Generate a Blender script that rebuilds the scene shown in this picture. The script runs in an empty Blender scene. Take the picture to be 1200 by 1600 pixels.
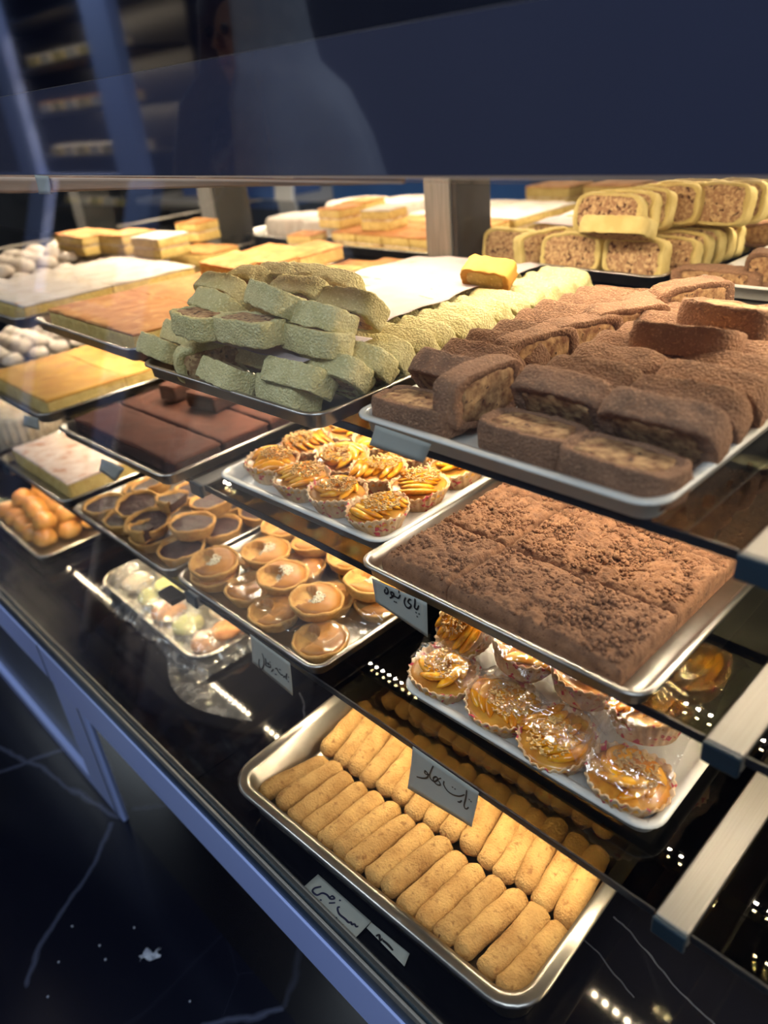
import bpy, math, random
import numpy as np
from mathutils import Vector, Matrix, Euler

random.seed(7); RNG = np.random.default_rng(11)
SC = bpy.context.scene
COL = SC.collection
PI = math.pi

# ------------------------------------------------------------------ camera
FPX = 1175.57
CR = np.array((0.69660765, 0.71228327, -0.085967))
CU = np.array((-0.29424154, 0.39291641, 0.87122822))
CF = np.array((-0.65433913, 0.58160918, -0.4832919))
CAM = np.array((0.0, 0.0, 1.42))
cd = bpy.data.cameras.new('camera'); cam = bpy.data.objects.new('camera', cd); COL.objects.link(cam)
cd.sensor_fit = 'HORIZONTAL'; cd.sensor_width = 36.0; cd.lens = FPX / 1200 * 36
cd.clip_start = 0.02
cam.matrix_world = Matrix(((CR[0], CU[0], -CF[0], CAM[0]), (CR[1], CU[1], -CF[1], CAM[1]),
                           (CR[2], CU[2], -CF[2], CAM[2]), (0, 0, 0, 1)))
cd.dof.use_dof = True; cd.dof.focus_distance = 1.0
cd.dof.aperture_fstop = (cd.lens / 1000) / 0.0105
SC.camera = cam

# ------------------------------------------------------------------ world, exposure
SC.view_settings.view_transform = 'Standard'; SC.view_settings.look = 'None'
SC.view_settings.exposure = 0.0; SC.view_settings.gamma = 1.0
SC.view_settings.use_curve_mapping = False
wd = bpy.data.worlds.new('room_air'); SC.world = wd; wd.use_nodes = True
bg = wd.node_tree.nodes['Background']
bg.inputs[0].default_value = (0.80, 0.94, 1.22, 1); bg.inputs[1].default_value = 0.05
try:
    SC.cycles.transparent_max_bounces = 24
    SC.cycles.sample_clamp_indirect = 4.0
except Exception:
    pass

def area(name, loc, rot, sx, sy, power, color):
    l = bpy.data.lights.new(name, 'AREA'); l.shape = 'RECTANGLE'; l.size = sx; l.size_y = sy
    l.energy = power; l.color = color
    o = bpy.data.objects.new(name, l); COL.objects.link(o); o.location = loc; o.rotation_euler = rot
    return o
# unseen lamps added above the aisle as cool white fill
for lx in (-5.2, -2.4, 0.4, 2.2):
    area('aisle_fill_lamp', (lx, -0.95, 3.15), (0, 0, 0), 1.5, 0.5, 31, (0.80, 0.91, 1.0))
area('rear_ceiling_lamp', (-2.0, 3.1, 3.15), (0, 0, 0), 2.5, 0.4, 45, (0.95, 0.97, 1.0))
WARM = (1.0, 0.78, 0.48)
WARM2 = (1.0, 0.82, 0.58)

# ------------------------------------------------------------------ levels (floor is z = 0)
Z0 = 0.476           # deck
S1, S2, S3 = Z0 + 0.190, Z0 + 0.390, Z0 + 0.593     # tops of the shelves
def at(px, py, z):
    d = CR * (px - 600) / FPX - CU * (py - 800) / FPX + CF
    return CAM + d * ((z - CAM[2]) / d[2])
def aty(px, py, y):
    d = CR * (px - 600) / FPX - CU * (py - 800) / FPX + CF
    return CAM + d * ((y - CAM[1]) / d[1])

# ------------------------------------------------------------------ noise
def _hash(i, j, k, s):
    h = np.sin(i * 127.1 + j * 311.7 + k * 74.7 + s * 53.3) * 43758.5453
    return h - np.floor(h)
def vn(P, scale=1.0, seed=0):
    P = np.asarray(P, float) * scale; I = np.floor(P); F = P - I; F = F * F * (3 - 2 * F)
    r = 0
    for a in (0, 1):
        for b in (0, 1):
            for c in (0, 1):
                w = (F[:, 0] if a else 1 - F[:, 0]) * (F[:, 1] if b else 1 - F[:, 1]) * (F[:, 2] if c else 1 - F[:, 2])
                r = r + w * _hash(I[:, 0] + a, I[:, 1] + b, I[:, 2] + c, seed)
    return r * 2 - 1
def worley(X, Y, scale, seed=0):
    x = X * scale; y = Y * scale; ix = np.floor(x); iy = np.floor(y); best = np.full(x.shape, 9.0)
    for a in (-1, 0, 1):
        for b in (-1, 0, 1):
            cx = ix + a; cy = iy + b
            d = (cx + _hash(cx, cy, 1, seed) - x) ** 2 + (cy + _hash(cx, cy, 2, seed) - y) ** 2
            best = np.minimum(best, d)
    return np.sqrt(best)

# ------------------------------------------------------------------ materials
def srgb(r, g, b):
    f = lambda c: c / 12.92 if c <= 0.04045 else ((c + 0.055) / 1.055) ** 2.4
    return (f(r / 255), f(g / 255), f(b / 255), 1)
MATS = {}
def mat(name, base, rough=0.6, metal=0.0, var=None, vscale=30, var2=None, v2scale=120, v2lo=0.55, v2hi=0.7,
        bump=0.0, bscale=250, spec=0.5, coat=0.0, rnd=0.12, sss=0.0, lo=0.35, hi=0.65, aniso=None, zgrad=None, bdist=0.002):
    m = bpy.data.materials.new(name); m.use_nodes = True; nt = m.node_tree; N = nt.nodes; L = nt.links
    b = N['Principled BSDF']
    b.inputs['Roughness'].default_value = rough; b.inputs['Metallic'].default_value = metal
    b.inputs['Specular IOR Level'].default_value = spec; b.inputs['Coat Weight'].default_value = coat
    b.inputs['Coat Roughness'].default_value = 0.06
    if sss: b.inputs['Subsurface Weight'].default_value = sss; b.inputs['Subsurface Radius'].default_value = (0.01, 0.006, 0.003); b.inputs['Subsurface Scale'].default_value = 0.3
    b.inputs['Base Color'].default_value = base
    tc = N.new('ShaderNodeTexCoord'); oi = N.new('ShaderNodeObjectInfo')
    add = N.new('ShaderNodeVectorMath'); add.operation = 'MULTIPLY_ADD'
    L.new(oi.outputs['Random'], add.inputs[0]); add.inputs[1].default_value = (7.3, 3.1, 5.7); L.new(tc.outputs['Object'], add.inputs[2])
    vec = add.outputs[0]
    if aniso:
        mp = N.new('ShaderNodeMapping'); mp.inputs['Scale'].default_value = aniso; L.new(vec, mp.inputs[0]); vec = mp.outputs[0]
    col = None
    def noise(sc, det=4):
        n = N.new('ShaderNodeTexNoise'); n.inputs['Scale'].default_value = sc; n.inputs['Detail'].default_value = det; L.new(vec, n.inputs['Vector']); return n.outputs['Fac']
    def rng(fac, a, bb):
        r = N.new('ShaderNodeMapRange'); r.inputs[1].default_value = a; r.inputs[2].default_value = bb; L.new(fac, r.inputs[0]); return r.outputs[0]
    def mix(fac, a, bb):
        x = N.new('ShaderNodeMix'); x.data_type = 'RGBA'; L.new(fac, x.inputs[0])
        for s, v in ((6, a), (7, bb)):
            if isinstance(v, tuple): x.inputs[s].default_value = v
            else: L.new(v, x.inputs[s])
        return x.outputs[2]
    if var: col = mix(rng(noise(vscale), lo, hi), base, var)
    if zgrad:   # (z0, z1, colour): baked tops differ from sides
        sp = N.new('ShaderNodeSeparateXYZ'); L.new(tc.outputs['Object'], sp.inputs[0])
        col = mix(rng(sp.outputs[2], zgrad[0], zgrad[1]), col or base, zgrad[2])
    if var2: col = mix(rng(noise(v2scale, 2), v2lo, v2hi), col or base, var2)
    if rnd:
        hs = N.new('ShaderNodeHueSaturation'); r = rng(oi.outputs['Random'], 0, 1)
        r.node.inputs[3].default_value = 1 - rnd; r.node.inputs[4].default_value = 1 + rnd
        L.new(r, hs.inputs['Value'])
        if col is not None: L.new(col, hs.inputs['Color'])
        else: hs.inputs['Color'].default_value = base
        col = hs.outputs[0]
    if col is not None: L.new(col, b.inputs['Base Color'])
    if bump:
        bp = N.new('ShaderNodeBump'); bp.inputs['Strength'].default_value = bump; bp.inputs['Distance'].default_value = bdist
        L.new(noise(bscale, 3), bp.inputs['Height']); L.new(bp.outputs[0], b.inputs['Normal'])
    MATS[name] = m
    return m
def glassy(name, tint, ior=1.45, rough=0.0, bump=0.0, bscale=30, gl=1.0):
    m = bpy.data.materials.new(name); m.use_nodes = True; nt = m.node_tree; N = nt.nodes; L = nt.links; N.clear()
    out = N.new('ShaderNodeOutputMaterial'); mx = N.new('ShaderNodeMixShader'); tr = N.new('ShaderNodeBsdfTransparent'); g = N.new('ShaderNodeBsdfGlossy')
    lw = N.new('ShaderNodeLayerWeight'); lw.inputs[0].default_value = 0.5; f0 = ((ior - 1) / (ior + 1)) ** 2
    pw = N.new('ShaderNodeMath'); pw.operation = 'POWER'; pw.inputs[1].default_value = 5; L.new(lw.outputs['Facing'], pw.inputs[0])
    fr = N.new('ShaderNodeMapRange'); fr.inputs[3].default_value = f0; fr.inputs[4].default_value = 1.0; L.new(pw.outputs[0], fr.inputs[0]); tr.inputs[0].default_value = tint; g.inputs['Roughness'].default_value = rough
    g.inputs['Color'].default_value = (gl, gl, gl, 1)
    L.new(fr.outputs[0], mx.inputs[0]); L.new(tr.outputs[0], mx.inputs[1]); L.new(g.outputs[0], mx.inputs[2]); L.new(mx.outputs[0], out.inputs[0])
    if bump:
        tc = N.new('ShaderNodeTexCoord'); n = N.new('ShaderNodeTexNoise'); n.inputs['Scale'].default_value = bscale; n.inputs['Detail'].default_value = 3
        L.new(tc.outputs['Object'], n.inputs['Vector']); bp = N.new('ShaderNodeBump'); bp.inputs['Strength'].default_value = bump; bp.inputs['Distance'].default_value = 0.004
        L.new(n.outputs[0], bp.inputs['Height']); L.new(bp.outputs[0], g.inputs['Normal']); L.new(bp.outputs[0], lw.inputs['Normal'])
    MATS[name] = m; return m
def filmmat(name, haze, ior, rough, bump, bscale):
    m = glassy(name, (0.97, 0.97, 0.96, 1), ior, rough, bump, bscale); nt = m.node_tree; N = nt.nodes; L = nt.links
    out = [n for n in N if n.type == 'OUTPUT_MATERIAL'][0]; src = out.inputs[0].links[0].from_socket
    df = N.new('ShaderNodeBsdfTranslucent'); d2 = N.new('ShaderNodeBsdfDiffuse'); ad = N.new('ShaderNodeMixShader'); ad.inputs[0].default_value = .5
    for q in (df, d2): q.inputs[0].default_value = (.9, .9, .9, 1)
    L.new(df.outputs[0], ad.inputs[1]); L.new(d2.outputs[0], ad.inputs[2])
    tc = N.new('ShaderNodeTexCoord'); n = N.new('ShaderNodeTexNoise'); n.inputs['Scale'].default_value = 34; n.inputs['Detail'].default_value = 5; L.new(tc.outputs['Object'], n.inputs['Vector'])
    r = N.new('ShaderNodeMapRange'); r.inputs[1].default_value = .45; r.inputs[2].default_value = .75; r.inputs[3].default_value = haze * .4; r.inputs[4].default_value = haze * 2.2; L.new(n.outputs[0], r.inputs[0])
    mx = N.new('ShaderNodeMixShader'); L.new(r.outputs[0], mx.inputs[0]); L.new(src, mx.inputs[1]); L.new(ad.outputs[0], mx.inputs[2]); L.new(mx.outputs[0], out.inputs[0]); return m
def emis(name, color, strength):
    m = bpy.data.materials.new(name); m.use_nodes = True; b = m.node_tree.nodes['Principled BSDF']
    b.inputs['Base Color'].default_value = color; b.inputs['Emission Color'].default_value = color; b.inputs['Emission Strength'].default_value = strength
    MATS[name] = m; return m
def marble(name, base, rough, veins, vcol, width=0.004):
    """dark polished stone; veins is a list of ((x0,y0),(x1,y1)) in object space, warped by noise, plus faint random ones"""
    m = bpy.data.materials.new(name); m.use_nodes = True; nt = m.node_tree; N = nt.nodes; L = nt.links; b = N['Principled BSDF']
    b.inputs['Roughness'].default_value = rough
    tc = N.new('ShaderNodeTexCoord'); n = N.new('ShaderNodeTexNoise'); n.inputs['Scale'].default_value = 6; n.inputs['Detail'].default_value = 4
    L.new(tc.outputs['Object'], n.inputs['Vector'])
    w = N.new('ShaderNodeVectorMath'); w.operation = 'MULTIPLY_ADD'; w.inputs[1].default_value = (0.07, 0.07, 0.0); L.new(n.outputs['Color'], w.inputs[0]); L.new(tc.outputs['Object'], w.inputs[2])
    def math_(op, a, c, cl=False):
        x = N.new('ShaderNodeMath'); x.operation = op; x.use_clamp = cl
        for i, v in ((0, a), (1, c)):
            if isinstance(v, (int, float)): x.inputs[i].default_value = v
            else: L.new(v, x.inputs[i])
        return x.outputs[0]
    def vmath(op, a, c):
        x = N.new('ShaderNodeVectorMath'); x.operation = op
        for i, v in ((0, a), (1, c)):
            if isinstance(v, tuple): x.inputs[i].default_value = v
            else: L.new(v, x.inputs[i])
        return x
    fac = None
    for (p, q) in veins:
        d = (q[0] - p[0], q[1] - p[1]); ln2 = d[0] ** 2 + d[1] ** 2
        rel = vmath('SUBTRACT', w.outputs[0], (p[0] + 0.035, p[1] + 0.035, 0)).outputs[0]
        t = math_('MULTIPLY', vmath('DOT_PRODUCT', rel, (d[0], d[1], 0)).outputs['Value'], 1 / ln2)
        tcl = N.new('ShaderNodeClamp'); L.new(t, tcl.inputs[0])
        sc = N.new('ShaderNodeVectorMath'); sc.operation = 'SCALE'; sc.inputs[0].default_value = (d[0], d[1], 0); L.new(tcl.outputs[0], sc.inputs['Scale'])
        df = vmath('SUBTRACT', rel, sc.outputs[0]).outputs[0]; df = vmath('MULTIPLY', df, (1, 1, 0)).outputs[0]
        ds = N.new('ShaderNodeVectorMath'); ds.operation = 'LENGTH'; L.new(df, ds.inputs[0])
        f = math_('SUBTRACT', 1.0, math_('DIVIDE', ds.outputs['Value'], width), True)
        fac = f if fac is None else math_('MAXIMUM', fac, f)
    vo = N.new('ShaderNodeTexVoronoi'); vo.feature = 'DISTANCE_TO_EDGE'; vo.inputs['Scale'].default_value = 1.6; L.new(w.outputs[0], vo.inputs['Vector'])
    f = math_('MULTIPLY', math_('SUBTRACT', 1.0, math_('DIVIDE', vo.outputs['Distance'], 0.004), True), 0.12)
    f = math_('MULTIPLY', f, math_('MULTIPLY', n.outputs['Fac'], 1.1))
    fac = f if fac is None else math_('MAXIMUM', fac, f)
    x = N.new('ShaderNodeMix'); x.data_type = 'RGBA'; L.new(fac, x.inputs[0]); x.inputs[6].default_value = base; x.inputs[7].default_value = vcol
    L.new(x.outputs[2], b.inputs['Base Color']); MATS[name] = m; return m

# ------------------------------------------------------------------ mesh helpers
def mesh(name, V, F, m=None, smooth=True):
    me = bpy.data.meshes.new(name); me.from_pydata([tuple(map(float, v)) for v in V], [], [tuple(map(int, f)) for f in F]); me.update()
    if smooth: me.polygons.foreach_set('use_smooth', [True] * len(me.polygons))
    if m: me.materials.append(MATS[m] if isinstance(m, str) else m)
    return me
def obj(name, me, parent=None, loc=(0, 0, 0), rot=(0, 0, 0)):
    o = bpy.data.objects.new(name, me); COL.objects.link(o); o.location = loc; o.rotation_euler = rot
    if parent: o.parent = parent
    return o
def tag(o, label, cat, group=None, kind=None):
    o['label'] = label; o['category'] = cat
    if group: o['group'] = group
    if kind: o['kind'] = kind
    return o
def struct(o): o['kind'] = 'structure'; return o
def empty(name, loc=(0, 0, 0), rot=(0, 0, 0)):
    o = bpy.data.objects.new(name, None); COL.objects.link(o); o.location = loc; o.rotation_euler = rot; o.empty_display_size = 0.02; return o
def boxvf(x0, x1, y0, y1, z0, z1):
    V = [(x, y, z) for z in (z0, z1) for y in (y0, y1) for x in (x0, x1)]
    return V, [(0, 2, 3, 1), (4, 5, 7, 6), (0, 1, 5, 4), (2, 6, 7, 3), (0, 4, 6, 2), (1, 3, 7, 5)]
def joinvf(parts):
    V = []; F = []
    for v, f in parts:
        o = len(V); V += [tuple(p) for p in v]; F += [tuple(i + o for i in q) for q in f]
    return V, F
def box(name, x0, x1, y0, y1, z0, z1, m, parent=None, bevel=0.0):
    """origin at the box's own base centre"""
    cx, cy = (x0 + x1) / 2, (y0 + y1) / 2
    V, F = boxvf(x0 - cx, x1 - cx, y0 - cy, y1 - cy, 0, z1 - z0)
    if bevel: V, F = rbox((x1 - x0), (y1 - y0), (z1 - z0), bevel)
    loc = Vector((cx, cy, z0))
    if parent: loc = loc - parent.location
    return obj(name, mesh(name, V, F, m, smooth=False), parent, loc)
def rloop(w, d, r, seg=5):
    """rounded rectangle outline, centred"""
    r = max(min(r, w / 2 - 1e-4, d / 2 - 1e-4), 1e-4); P = []
    for cx, cy, a0 in ((w / 2 - r, d / 2 - r, 0), (-w / 2 + r, d / 2 - r, PI / 2), (-w / 2 + r, -d / 2 + r, PI), (w / 2 - r, -d / 2 + r, 1.5 * PI)):
        for k in range(seg + 1):
            a = a0 + PI / 2 * k / seg; P.append((cx + r * math.cos(a), cy + r * math.sin(a)))
    return P
def loft(rings, cap0=True, cap1=True, closed=True):
    n = len(rings[0]); V = [p for r in rings for p in r]; F = []
    for i in range(len(rings) - 1):
        for j in range(n if closed else n - 1):
            a = i * n + j; b = i * n + (j + 1) % n; F.append((a, b, b + n, a + n))
    if cap0: F.append(tuple(range(n - 1, -1, -1)))
    if cap1: F.append(tuple(range((len(rings) - 1) * n, len(rings) * n)))
    return V, F
def rbox(w, d, h, b=0.003, r=None, seg=2):
    r = r or b * 1.2
    prof = [(b, 0), (0.3 * b, 0.3 * b), (0, b), (0, h - b), (0.3 * b, h - 0.3 * b), (b, h)]
    return loft([[(x, y, z) for x, y in rloop(w - 2 * i, d - 2 * i, max(r - i, 0.0005), seg)] for i, z in prof])
def traymesh(w, d, h, r, lip, th, flare, m, seg=6):
    """open tray: outer wall, rolled lip, inner wall, floor; w x d is the outside of the lip, base on z = 0"""
    wi, di = w - 2 * lip, d - 2 * lip
    prof = [(flare, 0.0), (flare * 0.3, 0.003), (0, h - 0.004), (-lip * 0.6, h - 0.005), (-lip, h - 0.0035), (-lip * 1.02, h - 0.0015), (-lip * 0.75, h), (-lip * 0.3, h), (th, h - 0.002),
            (flare * 0.4 + th, 0.006), (flare + th, th + 0.0005), (flare + th + 0.008, th)]
    V, F = loft([[(x, y, z) for x, y in rloop(wi - 2 * i, di - 2 * i, max(r - lip - i, 0.004), seg)] for i, z in prof])
    return mesh('tray', V, F, m)
def lathe(prof, n=32, mod=None, a0=0, a1=2 * PI, closed=True):
    rings = []
    for k, (r, z) in enumerate(prof):
        ring = []
        for j in range(n if closed else n + 1):
            a = a0 + (a1 - a0) * j / n; rr, zz = (mod(k, a, r, z) if mod else (r, z)); ring.append((rr * math.cos(a), rr * math.sin(a), zz))
        rings.append(ring)
    return loft(rings, True, True, closed)
def gridvf(nx, ny, fn):
    V = [fn(i / nx, j / ny) for j in range(ny + 1) for i in range(nx + 1)]
    F = [(j * (nx + 1) + i, j * (nx + 1) + i + 1, (j + 1) * (nx + 1) + i + 1, (j + 1) * (nx + 1) + i) for j in range(ny) for i in range(nx)]
    return V, F
def disp(V, amp, scale, seed=0):
    P = np.array(V, float); n = np.stack([vn(P, scale, seed + k) for k in range(3)], 1); return P + amp * n
ORD = ['first', 'second', 'third', 'fourth', 'fifth', 'sixth', 'seventh', 'eighth', 'ninth', 'tenth', 'eleventh', 'twelfth', 'thirteenth', 'fourteenth', 'fifteenth', 'sixteenth', 'seventeenth', 'eighteenth', 'nineteenth', 'twentieth', 'twenty-first', 'twenty-second']
def flakes(n, cx, cy, cz, rad, ln, wd_, m, zfun=None, seed=0):
    """a scatter of tiny slivers (coconut, chopped nuts): one mesh"""
    g = np.random.default_rng(seed); P = []
    for k in range(n):
        a = g.uniform(0, 2 * PI); r = rad * math.sqrt(g.uniform(0, 1)); x, y = cx + r * math.cos(a), cy + r * math.sin(a)
        z = (zfun(x, y) if zfun else cz) + g.uniform(0, 0.0012)
        l = ln * g.uniform(.5, 1.3); w = wd_ * g.uniform(.6, 1.3); e = Euler((g.uniform(-.5, .5), g.uniform(-.5, .5), g.uniform(0, PI))).to_matrix()
        v, f = boxvf(-l / 2, l / 2, -w / 2, w / 2, -w / 3, w / 3); P.append(([tuple(e @ Vector(q) + Vector((x, y, z))) for q in v], f))
    return mesh('flakes', *joinvf(P), m, smooth=False)

# ------------------------------------------------------------------ material library
mat('steel', (0.54, 0.52, 0.49, 1), 0.30, 1.0, var=(0.38, 0.37, 0.35, 1), vscale=18, bump=0.05, bscale=120, rnd=0.0)
mat('steel_dark', (0.42, 0.42, 0.42, 1), 0.25, 1.0, var=(0.28, 0.28, 0.29, 1), vscale=14, bump=0.04, rnd=0.0)
mat('brushed_aluminium', srgb(158, 153, 146), 0.5, 0.5, var=srgb(150, 145, 139), vscale=10, aniso=(60, 1, 1), rnd=0.0)
mat('post_metal', srgb(150, 150, 150), 0.4, 0.6, var=srgb(125, 125, 126), vscale=8, aniso=(20, 20, 1), rnd=0.0)
mat('post_dark', srgb(62, 64, 66), 0.4, 0.4, var=srgb(45, 46, 48), vscale=8, rnd=0)
mat('white_melamine', srgb(226, 226, 222), 0.28, 0, var=srgb(208, 208, 204), vscale=12, rnd=0.02, coat=0.2)
mat('lilac_rail', srgb(174, 194, 255), 0.45, 0, var=srgb(168, 188, 255), vscale=3, rnd=0)
mat('cabinet_panel', srgb(72, 80, 100), 0.3, 0, var=srgb(64, 70, 86), vscale=4, rnd=0)
mat('gasket', srgb(38, 58, 74), 0.35, 0.1, var=srgb(30, 48, 62), vscale=10, rnd=0)
mat('fascia_backing', srgb(60, 62, 82), 0.03, 0, var=srgb(56, 60, 84), vscale=2, spec=0.9, coat=0.8, rnd=0)
mat('fascia_dark', srgb(10, 12, 26), 0.03, 0, var=srgb(14, 16, 30), vscale=2, spec=0.9, coat=0.8, rnd=0)
mat('black_panel', srgb(16, 17, 22), 0.3, 0, var=srgb(20, 22, 28), vscale=5, rnd=0)
mat('paper', srgb(172, 176, 171), 0.8, 0, var=srgb(162, 166, 161), vscale=14, bump=0.05, bscale=60, rnd=0.02)
mat('ink', srgb(12, 12, 18), 0.5, 0, var=srgb(20, 20, 30), vscale=60, rnd=0)
mat('ink_blue', srgb(22, 28, 70), 0.5, 0, var=srgb(14, 18, 50), vscale=60, rnd=0)
mat('parchment', srgb(190, 176, 178), 0.6, 0, var=srgb(170, 158, 162), vscale=16, bump=0.25, bscale=24, rnd=0.02)
mat('plastic_black', srgb(24, 26, 32), 0.35, 0, var=srgb(30, 32, 38), vscale=9, rnd=0)
mat('scrap', srgb(200, 208, 224), 0.7, 0, var=srgb(170, 178, 200), vscale=80, rnd=0)
# pastries
mat('roll_dough', srgb(206, 164, 100), 0.8, var=srgb(178, 134, 76), vscale=32, var2=srgb(146, 102, 56), v2scale=110, v2lo=.58, v2hi=.76, bump=0.9, bdist=.004, bscale=330, rnd=0.10)
mat('roll_end', srgb(176, 116, 60), 0.8, var=srgb(96, 62, 44), vscale=60, bump=0.5, bscale=300, rnd=0.2)
mat('pistachio_crust', srgb(230, 220, 164), 0.85, var=srgb(212, 202, 142), vscale=40, var2=srgb(246, 240, 190), v2scale=260, v2lo=.55, v2hi=.7, bump=1.0, bdist=.004, bscale=330, rnd=0.06)
mat('nut_filling', srgb(168, 130, 96), 0.85, var=srgb(210, 178, 132), vscale=160, var2=srgb(84, 52, 34), v2scale=110, v2lo=.58, v2hi=.68, bump=0.7, bscale=260, rnd=0.1, lo=.45, hi=.6)
mat('cocoa_crust', srgb(154, 116, 90), 0.95, var=srgb(130, 98, 76), vscale=30, var2=srgb(180, 140, 110), v2scale=300, v2lo=.56, v2hi=.7, bump=1.0, bdist=.004, bscale=330, rnd=0.10)
mat('cream_filling', srgb(196, 158, 112), 0.85, var=srgb(120, 80, 52), vscale=90, var2=srgb(70, 44, 34), v2scale=130, v2lo=.62, v2hi=.72, bump=0.6, bscale=260, rnd=0.1)
mat('vanilla_crust', srgb(226, 208, 142), 0.85, var=srgb(206, 184, 116), vscale=30, bump=0.5, bscale=300, rnd=0.05)
mat('crumble', srgb(148, 108, 80), 0.95, var=srgb(118, 84, 62), vscale=60, var2=srgb(84, 58, 44), v2scale=200, v2lo=.6, v2hi=.75, bump=0.7, bscale=420, rnd=0.04)
mat('fruit_paste', srgb(70, 34, 26), 0.35, var=srgb(40, 20, 18), vscale=60, bump=0.4, rnd=0.05)
mat('cocoa_cake', srgb(96, 54, 40), 0.95, var=srgb(78, 44, 33), vscale=22, var2=srgb(116, 66, 48), v2scale=260, v2lo=.55, v2hi=.7, bump=0.5, bscale=380, rnd=0.05)
mat('brownie_side', srgb(66, 34, 26), 0.9, var=srgb(44, 22, 17), vscale=60, bump=0.7, bscale=200, rnd=0.05)
mat('sponge', srgb(222, 196, 124), 0.9, var=srgb(202, 172, 98), vscale=40, var2=srgb(240, 214, 140), v2scale=160, v2lo=.55, v2hi=.7, bump=0.9, bscale=240, rnd=0.05)
mat('sponge_crust', srgb(206, 146, 84), 0.8, var=srgb(184, 122, 66), vscale=18, var2=srgb(222, 170, 110), v2scale=40, v2lo=.5, v2hi=.75, bump=0.35, bscale=90, rnd=0.05)
mat('sponge_crust_gold', srgb(222, 170, 76), 0.7, var=srgb(198, 136, 52), vscale=9, var2=srgb(172, 104, 40), v2scale=16, v2lo=.58, v2hi=.8, bump=0.3, bscale=60, rnd=0.03)
mat('sugar_crust', srgb(216, 210, 204), 0.9, var=srgb(200, 188, 178), vscale=26, var2=srgb(206, 160, 120), v2scale=22, v2lo=.66, v2hi=.82, bump=0.4, bscale=200, rnd=0.03)
mat('sugar_crust_pink', srgb(232, 216, 206), 0.9, var=srgb(214, 182, 164), vscale=30, var2=srgb(190, 132, 96), v2scale=30, v2lo=.6, v2hi=.8, bump=0.4, bscale=200, rnd=0.03)
mat('cake_cream', srgb(236, 222, 190), 0.6, var=srgb(180, 140, 100), vscale=50, bump=0.3, rnd=0.04)
mat('tart_shell', srgb(214, 168, 98), 0.75, var=srgb(190, 140, 74), vscale=50, var2=srgb(168, 106, 46), v2scale=110, v2lo=.6, v2hi=.8, bump=0.5, bscale=300, rnd=0.07)
mat('caramel', srgb(196, 136, 64), 0.48, var=srgb(168, 108, 44), vscale=26, bump=0.2, bscale=70, coat=0.1, rnd=0.08)
mat('ganache', srgb(62, 34, 32), 0.65, var=srgb(44, 24, 24), vscale=60, var2=srgb(86, 58, 52), v2scale=200, v2lo=.62, v2hi=.75, bump=0.8, bscale=200, coat=0.12, rnd=0.12)
mat('coconut', srgb(246, 238, 214), 0.8, var=srgb(230, 214, 176), vscale=100, rnd=0)
mat('nut_sprinkle', srgb(214, 178, 112), 0.7, var=srgb(190, 146, 84), vscale=120, rnd=0)
mat('peach', srgb(242, 172, 34), 0.2, var=srgb(220, 132, 22), vscale=36, var2=srgb(250, 196, 60), v2scale=70, v2lo=.52, v2hi=.7, coat=0.5, rnd=0.10, sss=0.1, bump=0.2, bscale=90)
mat('glaze_cake', srgb(214, 160, 66), 0.3, var=srgb(178, 112, 40), vscale=40, coat=0.4, bump=0.35, bscale=120, rnd=0.1)
mat('cup_paper', srgb(236, 208, 170), 0.7, var=srgb(218, 174, 124), vscale=50, var2=srgb(206, 74, 88), v2scale=95, v2lo=.60, v2hi=.64, rnd=0.05)
mat('bun', srgb(238, 188, 110), 0.35, var=srgb(222, 160, 80), vscale=30, zgrad=(0.018, 0.044, srgb(196, 124, 54)), coat=0.35, bump=0.15, bscale=80, rnd=0.14)
mat('cookie_pale', srgb(232, 220, 200), 0.85, var=srgb(212, 192, 166), vscale=50, bump=0.5, bscale=160, rnd=0.08)
mat('cookie_nut', srgb(214, 160, 110), 0.8, var=srgb(178, 118, 74), vscale=70, bump=0.5, bscale=200, rnd=0.1)
mat('cookie_green', srgb(206, 206, 150), 0.8, var=srgb(180, 184, 120), vscale=50, bump=0.4, rnd=0.08)
mat('blue_plastic', srgb(60, 110, 190), 0.45, var=srgb(48, 96, 176), vscale=4, rnd=0)
mat('blue_wall', srgb(74, 80, 104), 0.7, var=srgb(68, 74, 98), vscale=2, rnd=0)
mat('grey_wall', srgb(70, 72, 78), 0.7, var=srgb(60, 62, 68), vscale=3, rnd=0)
mat('white_board', srgb(230, 230, 228), 0.6, var=srgb(214, 214, 212), vscale=4, rnd=0)
mat('wood_board', srgb(222, 192, 168), 0.6, var=srgb(208, 174, 148), vscale=6, aniso=(1, 12, 12), rnd=0)
mat('skin', srgb(196, 150, 124), 0.55, var=srgb(186, 138, 112), vscale=20, sss=0.1, rnd=0)
mat('scarf', srgb(206, 210, 226), 0.85, var=srgb(190, 196, 216), vscale=30, bump=0.2, rnd=0)
mat('dress_print', srgb(96, 100, 132), 0.85, var=srgb(180, 182, 200), vscale=22, lo=.5, hi=.6, rnd=0)
mat('dark_hair', srgb(24, 20, 20), 0.5, var=srgb(34, 28, 26), vscale=80, rnd=0)
mat('eye', srgb(20, 16, 16), 0.2, var=srgb(26, 20, 18), vscale=80, rnd=0)
mat('lip', srgb(160, 92, 84), 0.5, var=srgb(150, 84, 78), vscale=80, rnd=0)
glassy('smoked_glass', (0.34, 0.335, 0.27, 1), 1.5, 0.02)
glassy('front_glass', (0.985, 0.99, 0.99, 1), 1.45, 0.0)
filmmat('film', .055, 2.0, .07, .6, 40)
filmmat('film_bag', .075, 2.5, .10, 1.0, 55)
filmmat('film_hazy', .24, 2.0, .14, .9, 40)
emis('led_diode', (1.0, 0.86, 0.62, 1), 14.0)
emis('led_white', (1.0, 0.93, 0.8, 1), 9.0)

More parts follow.
